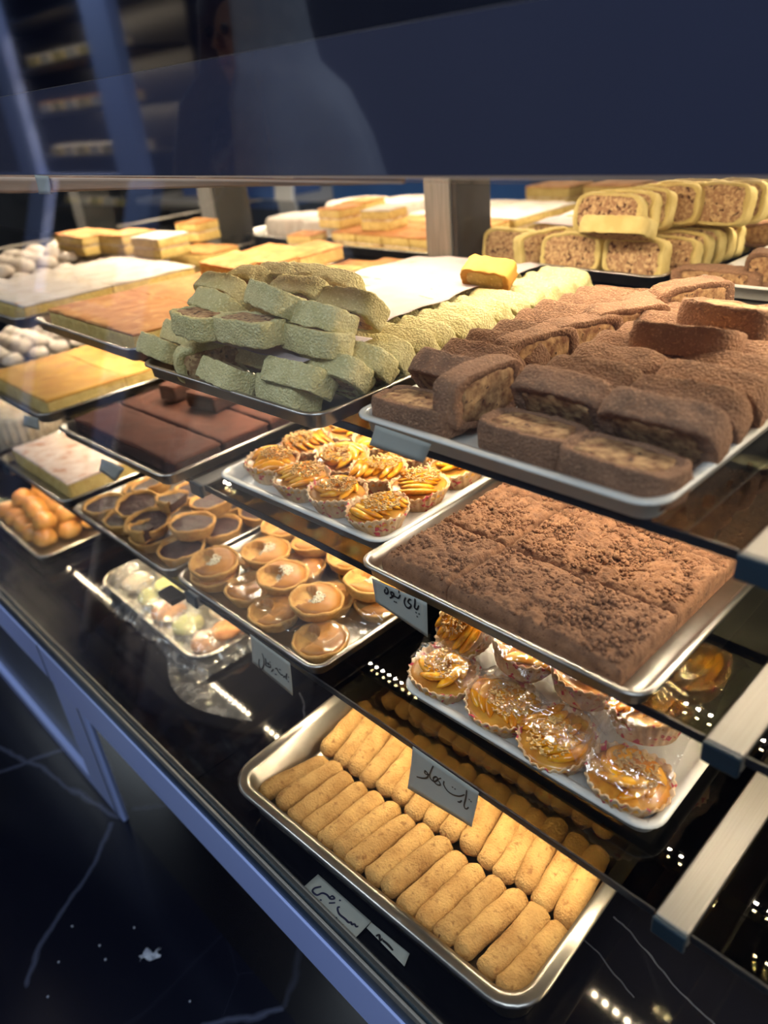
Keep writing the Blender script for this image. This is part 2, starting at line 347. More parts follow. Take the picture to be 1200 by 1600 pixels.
# ================================================================== THE SETTING
fv = [tuple(at(*q, 0)[:2]) for q in ((0, 1165), (190, 1274), (175, 1285), (30, 1545), (0, 1207), (100, 1172), (320, 1600), (440, 1580))]
marble('floor_stone', srgb(15, 18, 34), 0.22, [(fv[0], fv[1]), (fv[2], fv[3]), (fv[4], fv[5]), (fv[6], fv[7])], srgb(78, 84, 108), 0.008)
dv = [tuple(at(*q, Z0)[:2]) for q in ((955, 1425), (1050, 1525), (1050, 1525), (1140, 1610), (465, 1075), (478, 1130), (905, 1460), (985, 1560))]
marble('deck_stone', srgb(12, 13, 20), 0.07, [(dv[0], dv[1]), (dv[2], dv[3]), (dv[4], dv[5]), (dv[6], dv[7])], srgb(58, 62, 74), 0.0018)
struct(box('floor', -7, 3, -4, 5, -0.05, 0, 'floor_stone')).location = (0, 0, -0.05)
fl = bpy.data.objects['floor']; fl.data = mesh('floor', *boxvf(-8, 3, -4, 5, 0, 0.05), 'floor_stone', False)
struct(box('wall_back', -8, 3, 3.9, 4.0, 0, 3.2, 'grey_wall'))
struct(box('wall_front', -8, 3, -2.5, -2.4, 0, 3.2, 'blue_wall')); struct(box('wall_left', -8.1, -8, -2.5, 4, 0, 3.2, 'grey_wall')); struct(box('wall_right', 3, 3.1, -2.5, 4, 0, 3.2, 'blue_wall'))
struct(box('ceiling', -8, 3, -4, 4, 3.2, 3.3, 'grey_wall'))
# small litter on the floor
g = np.random.default_rng(3)
V, F = gridvf(10, 5, lambda u, v: (0.036 * (u - .5) + .004 * math.sin(9 * v), 0.018 * (v - .5) + .004 * math.sin(7 * u), 0.004 + 0.004 * math.sin(11 * u + 5 * v)))
V = disp(V, 0.002, 120, 2); V[:, 2] = np.maximum(V[:, 2], 0.0004)
bp_ = at(235, 1494, 0)
o = obj('paper_scrap', mesh('paper_scrap', V, F, 'scrap'), None, bp_, (0, 0, 0.9)); md = o.modifiers.new('t', 'SOLIDIFY'); md.thickness = 0.0008
tag(o, 'small crumpled white paper scrap lying on the dark floor', 'paper scrap')
for k, q in enumerate(((92, 1504), (165, 1500), (113, 1448), (156, 1478), (210, 1450), (75, 1558), (297, 1565))):
    V, F = lathe([(0.0008, 0), (0.0022, 0.0008), (0.0024, 0.002), (0.0008, 0.003)], 6)
    P = at(*q, 0); o = obj('crumb', mesh('crumb', disp(V, .0006, 500, k), F, 'scrap'), None, P)
    tag(o, 'tiny pale crumb on the dark floor, ' + ['leftmost of the larger crumbs', 'halfway to the paper scrap', 'highest on the left', 'just above the middle pair', 'closest above the paper scrap', 'lowest at the left', 'below the paper scrap'][k], 'crumb', 'crumbs on the dark floor')

# ================================================================== THE DISPLAY CASE
case = empty('display_case', (-1.0, 0.30, 0))
tag(case, 'long bakery display case with lilac rail, dark glass shelves and black polished deck', 'display case')
XL, XR = -4.2, 1.0
def part(name, x0, x1, y0, y1, z0, z1, m, bevel=0.0, parent=None):
    o = box(name, x0, x1, y0, y1, z0, z1, m, None, bevel)
    p = parent or case
    base = Vector(case.location) + (Vector(parent.location) if parent else Vector())
    o.parent = p; o.location = o.location - base
    return o
# deck in slabs with thin joints; texture space of the stone is world space so veins run on
def deckpart(x0, x1):
    V, F = boxvf(x0 + .0008, x1 - .0008, 0.318, 1.22, Z0 - 0.03, Z0)
    o = obj('deck_panel', mesh('deck_panel', V, F, 'deck_stone', False), case, -Vector(case.location)); return o
deckpart(XL, -1.86); deckpart(-1.86, -0.885); deckpart(-0.885, XR)
part('front_rail', XL, XR, 0.300, 0.345, Z0 - 0.134, Z0 - 0.034, 'lilac_rail', 0.002)
part('rail_joint', -1.5125, -1.5115, 0.2985, 0.3005, Z0 - 0.134, Z0 - 0.034, 'gasket')
part('gasket_strip', XL, XR, 0.3035, 0.318, Z0 - 0.034, Z0 - 0.004, 'gasket')
part('steel_trim', XL, XR, 0.3025, 0.3065, Z0 - 0.004, Z0 + 0.010, 'brushed_aluminium', 0.0008)
part('steel_trim', XL, XR, 0.3155, 0.3185, Z0 - 0.004, Z0 + 0.013, 'brushed_aluminium', 0.0008)
part('base_panel', -1.35, XR, 0.309, 0.36, 0.0, Z0 - 0.134, 'deck_stone')
# framed cupboard front to the left
part('cupboard_stile', -1.512, -1.35, 0.302, 0.36, 0.0, Z0 - 0.134, 'lilac_rail', 0.003)
part('cupboard_rail', XL, -1.512, 0.302, 0.36, 0.0, 0.034, 'lilac_rail', 0.002)
part('cupboard_panel', XL, -1.512, 0.316, 0.34, 0.034, Z0 - 0.134, 'cabinet_panel')
part('stile_groove', -1.3795, -1.3775, 0.3005, 0.303, 0.0, Z0 - 0.134, 'gasket')
part('plinth', XL, XR, 0.36, 1.2, 0.0, Z0 - 0.03, 'black_panel')
part('back_panel', XL, XR, 1.205, 1.222, Z0, S3 - 0.012, 'black_panel')
# shelves, brackets
BX = (-2.905, -1.990, -1.084, -0.172, 0.74)
EDGE = {1: 0.489, 2: 0.548, 3: 0.556}
for lv, (S, dep) in {1: (S1, 1.2), 2: (S2, 1.2), 3: (S3, 2.05)}.items():
    ye = EDGE[lv]
    for a, b in zip(BX[:-1], BX[1:]):
        part('glass_shelf', a + 0.019, b - 0.019, ye, dep, S - 0.008, S, 'smoked_glass', 0.0012)
        part('shelf_edge', a + 0.019, b - 0.019, ye - 0.0035, ye - 0.0004, S - 0.0095, S + 0.0008, 'plastic_black', 0.0006)
    for x in BX:
        br = part('shelf_bracket', x - 0.018, x + 0.018, ye - 0.006, dep, S - 0.022, S + 0.0015, 'brushed_aluminium', 0.003)
        V, F = rbox(0.0362, 0.006, 0.0245, 0.002, 0.002)
        c = obj('end_cap', mesh('end_cap', V, F, 'gasket', False), br, (0, -(dep - ye + 0.006) / 2 - 0.003, -0.0005))
# posts carrying the canopy
for x in (-2.93, -2.035, -1.137, -0.24, 0.66):
    p = part('post', x - 0.04, x + 0.032, 1.245, 1.30, S3, S3 + 0.36, 'post_metal', 0.002)
    q = part('post_dark_face', x + 0.033, x + 0.047, 1.25, 1.36, S3, S3 + 0.36, 'post_dark', 0.001)  # right face of the post, built as a separate darker strip
# canopy and fascia
FY = 0.5
fz0 = Z0 + 0.882; fz1 = Z0 + 0.991
part('fascia_panel', -3.4, XR, FY, FY + 0.012, fz0, fz1, 'fascia_backing')
part('upper_fascia', -3.4, XR, FY, FY + 0.012, fz1 + 0.0004, fz1 + 0.34, 'fascia_dark')
part('shading_top', -3.4, XR, FY + 0.0125, 2.2, fz0 + 0.02, fz0 + 0.10, 'white_board')  # unseen top slab, added to block ambient light from above
part('fascia_edge', -3.4, XR, FY + 0.0005, FY + 0.0115, fz0 - 0.0022, fz0 - 0.0002, 'wood_board')
# sloping front glass from the deck trim to the fascia
def gp(t): return (0.3085 + (FY - 0.004 - 0.3085) * t, Z0 + 0.012 + (fz0 - 0.004 - Z0 - 0.012) * t)
gx = [(-3.4, -1.9), (-1.896, -0.42), (-0.416, XR)]
for a, b in gx:
    (y0, z0), (y1, z1) = gp(0), gp(1)
    V = [(a, y0, z0), (b, y0, z0), (b, y1, z1), (a, y1, z1)]; V += [(x, y + 0.005, z) for x, y, z in V]
    obj('front_glass', mesh('front_glass', V, [(0, 1, 2, 3), (7, 6, 5, 4), (0, 4, 5, 1), (1, 5, 6, 2), (2, 6, 7, 3), (3, 7, 4, 0)], 'front_glass', False), case, -Vector(case.location))
# LED strips under shelves and canopy, each with its own light
def led(y, z, wpm, color, x0=-3.3, x1=0.9):
    """strip of diodes; wpm = watts of light per metre"""
    h = part('led_strip', x0, x1, y - 0.006, y + 0.006, z + 0.0008, z + 0.006, 'plastic_black')
    m = emis('led_%d' % int(y * 1000), (*color, 1), wpm / 60 / (PI * 2.0e-5)); P = []; x = x0 + 0.01
    while x < x1:
        P.append(([(x - .0025, .002, 0), (x + .0025, .002, 0), (x + .0025, -.002, 0), (x - .0025, -.002, 0)], [(0, 1, 2, 3)])); x += 0.0167
    d = obj('diodes', mesh('diodes', *joinvf(P), m, False), h, (-(x0 + x1) / 2, 0, -0.0003)); d['kind'] = 'stuff'
led(0.555, S1 - 0.0155, 2.5, WARM)
led(0.700, S2 - 0.0155, 3.2, WARM2)
led(0.770, S3 - 0.0155, 4.0, WARM2)
led(0.960, fz0 + 0.012, 6.8, WARM2)
led(1.640, fz0 + 0.012, 6.0, WARM2)

# ================================================================== TRAYS
def tray(kind, x0, x1, y0, y1, S, label, rz=0.0, h=None, r=None):
    if kind == 'steel': me = traymesh(x1 - x0, y1 - y0, h or 0.025, r or 0.028, 0.008, 0.0015, 0.006, 'steel')
    elif kind == 'pan': me = traymesh(x1 - x0, y1 - y0, h or 0.065, r or 0.05, 0.018, 0.0015, 0.010, 'steel')
    else: me = traymesh(x1 - x0, y1 - y0, h or 0.026, r or 0.03, 0.009, 0.004, 0.010, 'white_melamine')
    n = {'steel': 'baking_tray', 'pan': 'steel_pan', 'white': 'serving_tray'}[kind]
    o = obj(n, me, None, ((x0 + x1) / 2, (y0 + y1) / 2, S + 0.0004), (0, 0, rz))
    return tag(o, label, 'tray')
tray('white', -0.618, -0.232, 0.541, 1.13, S1, 'white serving tray holding peach tarts wrapped in plastic', 0.02)
tray('steel', -1.132, -0.722, 0.477, 1.07, S1, 'steel tray under the caramel topped orange tarts')
tray('steel', -1.566, -1.144, 0.472, 1.07, S1, 'steel tray under the dark chocolate tarts', 0.004)
tray('steel', -2.012, -1.596, 0.470, 1.07, S1, 'steel tray under the sugar dusted sponge beside chocolate tarts', 0.0)
tray('steel', -2.46, -2.04, 0.47, 1.07, S1, 'steel tray under pale pleated cake at far left of lowest shelf')
tray('steel', -0.657, -0.246, 0.523, 1.12, S2, 'steel tray under the brown crumble pie', 0.006)
tray('white', -1.052, -0.661, 0.562, 1.15, S2, 'white serving tray holding glazed peach tarts in paper cups', 0.03)
tray('steel', -1.528, -1.108, 0.486, 1.08, S2, 'steel tray under the cocoa dusted brownies', 0.03)
tray('steel', -2.022, -1.602, 0.484, 1.08, S2, 'steel tray under the golden sponge slab', 0.0)
tray('steel', -2.47, -2.05, 0.484, 1.08, S2, 'steel tray of white sugared buns left of the golden sponge')
tray('white', -0.648, -0.254, 0.535, 1.13, S3, 'white tray in front holding brown cocoa roll slices')
tray('steel', -1.098, -0.680, 0.498, 1.150, S3, 'steel tray holding pale green pistachio roll slices', 0.024, r=0.03)
tray('steel', -1.578, -1.160, 0.517, 1.150, S3, 'steel tray under the tan sponge slab beside green slices')
tray('steel', -2.012, -1.594, 0.495, 1.150, S3, 'steel tray under the white sugared sponge on the top shelf')
tray('steel', -2.46, -2.04, 0.50, 1.150, S3, 'steel tray of white powdered cookies at far left of top shelf')
pan = tray('pan', -0.803, -0.270, 0.342, 0.80, Z0, 'deep steel pan filled with golden finger rolls', 0.045)
tray('steel', -2.16, -1.755, 0.425, 0.95, Z0, 'steel tray of glossy golden buns on the black deck', h=0.026)
tray('steel', -1.545, -1.092, 0.468, 0.78, Z0, 'steel tray of film wrapped cookies on the black deck', -0.03, h=0.034, r=0.05)

# ================================================================== FINGER ROLLS
def rollmesh(seed, L=0.120, R=0.0161):
    g = np.random.default_rng(seed); n = 22; ns = 22; rings = []
    b1, b2 = g.uniform(-.004, .004), g.uniform(-.003, .003); tw = g.uniform(-.12, .12)
    for k in range(ns + 1):
        t = k / ns; y = (t - .5) * L
        e = min(t, 1 - t) * L
        s = min(1.0, 0.42 + 0.58 * min(1, e / 0.012) ** .6) * (1 + .06 * math.sin(PI * t) + tw * (t - .5))
        if k in (0, ns): s *= .35
        cx = b1 * math.sin(PI * t); cz = b2 * math.sin(PI * t) + R
        ring = []
        for j in range(n):
            a = 2 * PI * j / n; fold = 1 + (0.10 * math.cos(3 * a + seed) + .06 * math.cos(5 * a)) * max(0, 1 - e / 0.016)
            seam = 1 + .05 * math.exp(-((a - 2.0 - seed % 3 * .6) / .18) ** 2)
            rr = R * s * fold * seam; ring.append((cx + rr * math.cos(a), y, cz + .94 * rr * math.sin(a)))
        rings.append(ring)
    V, F = loft(rings); V = disp(V, .0011, 75, seed); V = disp(V, .0005, 260, seed + 5)
    me = mesh('finger_roll', V, F, 'roll_dough'); me.materials.append(MATS['roll_end'])
    for p in me.polygons:
        c = sum((V[i] for i in p.vertices), np.zeros(3)) / len(p.vertices)
        if abs(c[1]) > L / 2 - 0.0025 and (seed % 2 or c[1] < 0): p.material_index = 1
    return me
RM = [rollmesh(s) for s in range(7)]
ROWN = ['front row', 'second row', 'back row']
RZ = pan.rotation_euler.z; pc = np.array(pan.location[:2])
for row in range(3):
    n = 15 if row < 2 else 14
    for i in range(n):
        g = np.random.default_rng(100 * row + i)
        lx = -0.2195 + i * 0.0314 + g.uniform(-.0012, .0012) + (0.008 if row == 2 else 0); ly = -0.136 + row * 0.130 - (.012 if row == 1 else 0) + g.uniform(-.004, .004)
        c, s = math.cos(RZ), math.sin(RZ); x = pc[0] + c * lx - s * ly; y = pc[1] + s * lx + c * ly
        rz = RZ + (-0.12 if row == 0 else (0.10 if row == 1 else -.05)) + g.uniform(-.06, .06); tilt = 0.0; z = Z0 + 0.0035
        if row == 0 and i == 0: rz -= .15; 
        if row == 1: tilt = 0.15 + g.uniform(-.03, .03); z += 0.012
        o = obj('finger_roll', RM[(i * 3 + row * 2) % 7], None, (x, y, z), (tilt, 0, rz + (PI if (i + row) % 3 == 0 and row != 1 else 0)))
        if (i + row) % 3 == 0 and row != 1: o.rotation_euler.x = -tilt
        tag(o, f'golden finger roll in the steel pan, {ORD[i]} from the left in the {ROWN[row]}', 'pastry', 'finger rolls in the steel pan')
# ================================================================== ROLL SLICES
def outline(w, h, n=48, p=4.6):
    P = []
    for j in range(n):
        a = 2 * PI * j / n; c, s = math.cos(a), math.sin(a); r = (abs(c) ** p + abs(s) ** p) ** (-1 / p)
        x, z = r * c * w / 2, r * s * h / 2
        if z < 0: z *= 0.94
        P.append((x, z))
    return np.array(P)
def slicemeshes(seed, w, h, t, crust, fill, core=0.74, bulge=.003):
    O = outline(w, h); g = np.random.default_rng(seed)
    O = O * (1 + .07 * vn(np.c_[O * 25, np.full(len(O), seed)], 1, seed))[:, None]
    rings = []
    for sc, y in ((core, -t * .48), (0.95, -t / 2), (.985, -t * .485), (1, -t * .43), (1.008, -t * .25), (1.012, -t * .08), (1.012, t * .08), (1.008, t * .25), (1, t * .43), (.985, t * .485), (.95, t / 2), (core, t * .48)):
        rings.append([(p[0] * sc, y, p[1] * sc) for p in O])
    V, F = loft(rings, False, False); n = len(O)
    F += [((len(rings) - 1) * n + j, (len(rings) - 1) * n + (j + 1) % n, (j + 1) % n, j) for j in range(n)]
    V = disp(V, .0014, 110, seed); V = disp(V, .0011, 400, seed + 9)
    cm = mesh('crust', V, F, crust)
    C = O * (core + .03); R2 = []
    for sc, y in ((.05, -t * .475), (.5, -t * .485), (.8, -t * .48), (1, -t * .46), (1, t * .46), (.8, t * .48), (.5, t * .485), (.05, t * .475)):
        R2.append([(p[0] * sc, y, p[1] * sc) for p in C])
    V, F = loft(R2); V = disp(V, .0012, 160, seed + 3); fm = mesh('filling', V, F, fill)
    return cm, fm
class Kind:
    def __init__(s, name, variants, partnames): s.name, s.v, s.p = name, variants, partnames; s.k = 0
    def put(s, loc, rot, label, cat, group, v=None):
        ms = s.v[(s.k if v is None else v) % len(s.v)]; s.k += 1
        e = empty(s.name, loc, rot)
        for pn, me in zip(s.p, ms):
            if me is not None:
                o = obj(pn, me, e)
                if me.name.startswith('flakes'): o['kind'] = 'stuff'
        return tag(e, label, cat, group)
PIST = Kind('pistachio_slice', [slicemeshes(s, .104, .056, .032, 'pistachio_crust', 'nut_filling') for s in range(5)], ('crust', 'filling'))
COCO = Kind('cocoa_slice', [slicemeshes(s + 20, .118, .066, .034, 'cocoa_crust', 'cream_filling') for s in range(5)], ('crust', 'filling'))
VANI = Kind('vanilla_slice', [slicemeshes(s + 40, .100, .062, .030, 'vanilla_crust', 'nut_filling') for s in range(4)], ('crust', 'filling'))
def column(K, x, y0, pitch, n, S, tilt, h, t, lab, cat, group, rz=0.0, jit=.003, flatfirst=False, dx=0.0, zo=0.003):
    for i in range(n):
        g = np.random.default_rng(int(abs(x) * 1000) + i * 17)
        th = tilt + g.uniform(-.05, .05); y = y0 + i * pitch
        if flatfirst and i == 0: th = PI / 2 - .04; y -= h * .22
        z = S + zo + (h * math.cos(th) + t * math.sin(th)) / 2
        K.put((x + dx * i + g.uniform(-jit, jit), y, z), (th, g.uniform(-.03, .03), rz + g.uniform(-.05, .05)), lab % ORD[i], cat, group)
# --- pistachio tray: lower layer, right hand row shows as scallops along the tray edge
GS = S3 + 0.0025
column(PIST, -0.742, 0.600, 0.0435, 13, GS, 0.56, .056, .032, 'pistachio roll slice, %s from the front in the leaning row along right tray edge', 'cake slice', 'pistachio slices along right edge', dx=-0.0005)
column(PIST, -0.86, 0.70, 0.0435, 10, GS, 0.74, .056, .032, 'pistachio roll slice under the cream paper, %s from the front in inner row', 'cake slice', 'pistachio slices under the paper')
column(PIST, -0.968, 0.72, 0.0435, 10, GS, 0.74, .056, .032, 'pistachio roll slice in left hand row beneath paper, %s from the front', 'cake slice', 'pistachio slices under the paper')
column(PIST, -1.052, 0.72, 0.0435, 9, GS, 0.74, .056, .032, 'pistachio roll slice at left tray edge, %s from the front', 'cake slice', 'pistachio slices along left edge', rz=PI / 2 * 0)
FRONT = [  # px, py, z, tilt, yaw, label
 (256, 547, .026, 1.00, -0.10, 'pale green slice at the front left corner of the steel tray'),
 (296, 528, .034, 0.95, -0.05, 'green slice just behind the front left corner slice'),
 (330, 562, .030, 0.05, 1.15, 'green slice standing with its brown nut filling facing left'),
 (356, 588, .026, 1.00, -0.12, 'large pale slice at tray front, right of the standing one'),
 (420, 568, .032, 0.85, 0.0, 'pale slice wedged beneath the small paper sheet'),
 (452, 612, .018, 1.30, -0.10, 'low pale slice lying at the tray front, second from the corner'),
 (470, 592, .040, 0.95, 0.05, 'ridged pale slice resting on the lowest front slice'),
 (520, 580, .046, 0.80, 0.10, 'ridged slice leaning at the front right of the tray'),
 (560, 565, .046, 0.78, 0.10, 'ridged slice second from front right tray corner')]
for px, py, dz, ti, yw, lb in FRONT:
    P = at(px, py, GS + dz); PIST.put(P, (ti, 0, yw), lb, 'cake slice', 'pistachio slices at tray front')
UP = [
 (312, 505, .092, 1.52, -0.10, 'flat slice with nut filling up at left of the pile'),
 (392, 514, .095, 1.50, 0.06, 'flat slice in pile centre with its brown filling facing up'),
 (498, 531, .082, 1.35, -0.05, 'long slice lying at the right foot of the pile'),
 (500, 500, .102, 1.00, 0.02, 'long pale slice above the right foot of the pile'),
 (548, 484, .104, 0.7, 0.08, 'long pale slice at the right end of the pile'),
 (340, 483, .098, 0.7, -0.10, 'domed slice at the left of the pile, second tier'),
 (430, 470, .122, 1.05, -0.25, 'tilted slice on the pile showing dark underside'),
 (352, 461, .104, 0.45, 0.0, 'sugary domed slice behind the left domed slice'),
 (470, 466, .112, 0.45, 0.10, 'domed slice behind the tilted slice on the pile'),
 (398, 448, .108, 0.32, -0.05, 'bright slice at the back left of the pile'),
 (438, 443, .112, 0.32, 0.05, 'bright slice at the back centre of the pile'),
 (482, 446, .112, 0.32, 0.10, 'bright slice at the back right of the pile'),
 (520, 456, .108, 0.35, 0.12, 'bright slice beside the cream paper at back of pile')]
for px, py, dz, ti, yw, lb in UP:
    P = at(px, py, GS + dz); PIST.put(P, (ti, 0, yw), lb, 'cake slice', 'pistachio slices piled on top')
def sheet(name, x0, x1, y0, y1, zf, m, label, cat, n=28, seed=0, amp=.003, sc=18, parent=None, th=.0005, inset=None):
    def fn(u, v):
        x = x0 + (x1 - x0) * u; y = y0 + (y1 - y0) * v; return (x, y, zf(x, y) if callable(zf) else zf)
    V, F = gridvf(n, n, fn); V = np.array(V); V[:, 2] += amp * vn(V * np.array((1, 1, 0)), sc, seed) + amp * .5 * vn(V * np.array((1, 1, 0)), sc * 2.7, seed + 1)
    c = V.mean(0); V = V - c
    o = obj(name, mesh(name, V, F, m), None, c); md = o.modifiers.new('solid', 'SOLIDIFY'); md.thickness = th
    return tag(o, label, cat)
sheet('parchment_sheet', -1.085, -0.790, 0.70, 1.12, GS + .0665, 'parchment', 'pinkish cream parchment sheet over the pistachio slices', 'paper', amp=.004, sc=16)
sheet('parchment_sheet', -1.00, -0.742, 0.545, 0.67, GS + .064, 'parchment', 'small paper sheet beneath the pile of pistachio slices', 'paper', amp=.0015, seed=3)
P = at(765, 428, GS + .085); K = Kind('sponge_piece', [slicemeshes(77, .085, .04, .035, 'sponge_crust_gold', 'sponge')], ('crust', 'filling'))
K.put(P, (.5, .1, .25), 'golden broken sponge piece lying on the parchment of the pistachio tray', 'cake slice', None)
# --- cocoa tray
CS = S3 + 0.0045
column(COCO, -0.578, 0.600, 0.050, 9, CS, 0.62, .066, .034, 'brown cocoa roll slice, %s from the front in the left row of white tray', 'cake slice', 'cocoa slices in white tray', flatfirst=True)
for i, (px, py, dz, yw) in enumerate(((748, 612, .044, 1.50), (835, 556, .046, 1.35), (905, 535, .046, 1.25))):
    P = at(px, py, CS + dz); COCO.put((P[0] , P[1], P[2]), (0.03, 0.0, yw), 'cocoa roll slice standing edgeways, %s of the line between the rows' % ORD[i], 'cake slice', 'cocoa slices standing edgeways')
column(COCO, -0.428, 0.610, 0.050, 8, CS, 0.48, .066, .034, 'brown cocoa roll slice, %s from the front in middle row of white tray', 'cake slice', 'cocoa slices in white tray', flatfirst=True)
column(COCO, -0.316, 0.600, 0.050, 10, CS, 0.48, .066, .034, 'brown cocoa roll slice, %s from the front in right row of white tray', 'cake slice', 'cocoa slices in white tray', flatfirst=True)
for px, py, dz, ti, rl, yw, lb in ((985, 468, .03, 1.3, 0, .1, 'cocoa slice lying at the back left corner of the white tray'),
        (975, 512, .05, .1, 0, 1.1, 'short cocoa slice standing behind the left row'), (1022, 492, .05, .1, 0, 1.15, 'cocoa slice standing with shaded cut face at back'),
        (1078, 475, .06, .05, 0, 1.05, 'tall cocoa slice standing upright at the back of white tray'), (1142, 498, .082, 1.38, 0, -.1, 'cocoa slice lying flat with orange cream filling showing'),
        (1140, 520, .05, 1.4, 0, -.05, 'cocoa slice beneath the one with orange filling'), (1072, 535, .07, 1.2, 0, .1, 'thin cocoa slice showing pale filling behind the rows')):
    P = at(px, py, CS + dz); COCO.put(P, (ti, rl, yw), lb, 'cake slice', 'cocoa slices at the tray back')

# ================================================================== CRUMBLE PIE (cut pieces)
def crumble_piece(x0, x1, y0, y1, h, seed):
    w, d = x1 - x0, y1 - y0; nx, ny = int(w / .0017), int(d / .0017)
    u = np.linspace(-w / 2, w / 2, nx + 1); v = np.linspace(-d / 2, d / 2, ny + 1); X, Y = np.meshgrid(u, v)
    gx, gy = (X + (x0 + x1) / 2), (Y + (y0 + y1) / 2)
    P = np.c_[gx.ravel(), gy.ravel(), np.zeros(gx.size)]
    wx = gx + .003 * vn(P, 90, 1).reshape(gx.shape); wy = gy + .003 * vn(P, 90, 2).reshape(gx.shape)
    big = np.sqrt(np.clip(1 - 1.5 * worley(wx, wy, 100, 3) ** 2, 0, 1)); sm = np.sqrt(np.clip(1 - 1.6 * worley(wx, wy, 230, 5) ** 2, 0, 1)); msk = vn(P, 55, 7).reshape(gx.shape)
    Z = h - .001 + .0058 * big * np.clip(0.55 + .8 * msk, 0, 1.2) + .0030 * sm + .002 * vn(P, 22, 4).reshape(gx.shape) + .0006 * vn(P, 600, 9).reshape(gx.shape)
    e = np.minimum(np.minimum(X + w / 2, w / 2 - X), np.minimum(Y + d / 2, d / 2 - Y)) + .0012 * vn(P, 160, 8).reshape(gx.shape)
    Z -= .006 * np.clip(1 - e / .006, 0, 1) ** 2
    V = np.c_[X.ravel(), Y.ravel(), Z.ravel()]; n1 = nx + 1
    I = np.arange((nx + 1) * (ny + 1)).reshape(ny + 1, nx + 1)
    F = np.stack([I[:-1, :-1], I[:-1, 1:], I[1:, 1:], I[1:, :-1]], -1).reshape(-1, 4).tolist()
    ring = list(I[0, :]) + list(I[1:, -1]) + list(I[-1, -2::-1]) + list(I[-2:0:-1, 0])
    base = len(V); R = V[ring]; mid = R.copy(); mid[:, 2] = h * .5; bot = R.copy(); bot[:, 2] = 0
    mid = disp(mid, .0014, 140, seed); mid[:, 2] = h * .5
    V = np.vstack([V, mid, bot]); n = len(ring)
    for k in range(n):
        q = (k + 1) % n; F.append((ring[q], ring[k], base + k, base + q)); F.append((base + q, base + k, base + n + k, base + n + q))
    F.append(tuple(base + n + k for k in range(n)))
    return mesh('crumble_pie_piece', V, F, 'crumble')
ICO = None
def crumbs(parent, w, d, z, seed):
    global ICO
    if ICO is None:
        import bmesh
        b = bmesh.new(); bmesh.ops.create_icosphere(b, subdivisions=1, radius=1); b.verts.ensure_lookup_table()
        ICO = (np.array([v.co[:] for v in b.verts]), [tuple(v.index for v in f.verts) for f in b.faces]); b.free()
    g = np.random.default_rng(seed); n = int(w * d / 2.1e-5); iv, jf = ICO; nv = len(iv); V = np.zeros((n * nv, 3)); F = []
    for k in range(n):
        r = .0014 + .0030 * g.random() ** 2.2; e = np.array(Euler((g.uniform(0, 6), g.uniform(0, 6), g.uniform(0, 6))).to_matrix())
        q = iv * (1 + g.uniform(-.28, .28, (nv, 1))) * np.array((1.25, 1, .85)) * r
        V[k * nv:(k + 1) * nv] = q @ e.T + (g.uniform(-w / 2 + .0055, w / 2 - .0055), g.uniform(-d / 2 + .0055, d / 2 - .0055), z + g.uniform(.0004, .0042))
        F += [(a + k * nv, b_ + k * nv, c + k * nv) for a, b_, c in jf]
    o = obj('crumb_topping', mesh('crumb_topping', V, F, 'crumble', True), parent); o['kind'] = 'stuff'; return o
CY = [0.548, 0.668, 0.790, 0.915, 1.04]; CX = [-0.632, -0.518, -0.282]
POSN = [['at the front left of the steel tray', 'at the front right of the steel tray'], ['left, second row from the front', 'right, second row from the front'], ['left, third row under the cocoa tray', 'right, third row under the cocoa tray'], ['left, last row at the back', 'right, last row at the back']]
crz = bpy.data.objects['baking_tray.005' if 'baking_tray.005' in bpy.data.objects else 'baking_tray'].rotation_euler.z
for j in range(4):
    for i in range(2):
        x0, x1, y0, y1 = CX[i] + .0012, CX[i + 1] - .0012, CY[j] + .0012, CY[j + 1] - .0012
        o = obj('crumble_pie_piece', crumble_piece(x0, x1, y0, y1, .0235, i + 3 * j), None, ((x0 + x1) / 2, (y0 + y1) / 2, S2 + .0025))
        crumbs(o, x1 - x0, y1 - y0, .0245, 900 + i + 7 * j)
        tag(o, 'brown crumble pie piece ' + POSN[j][i], 'pie piece', 'crumble pie pieces')
P = at(1170, 783, S2 + .03)
V, F = rbox(.075, .03, .022, .004); o = obj('jam_bar', mesh('jam_bar', disp(V, .002, 90, 3), F, 'cream_filling'), None, (P[0] + .01, P[1] + .04, S2 + .0025), (0, 0, .1))
tag(o, 'pale pastry bar at the back right of the crumble tray', 'pastry')

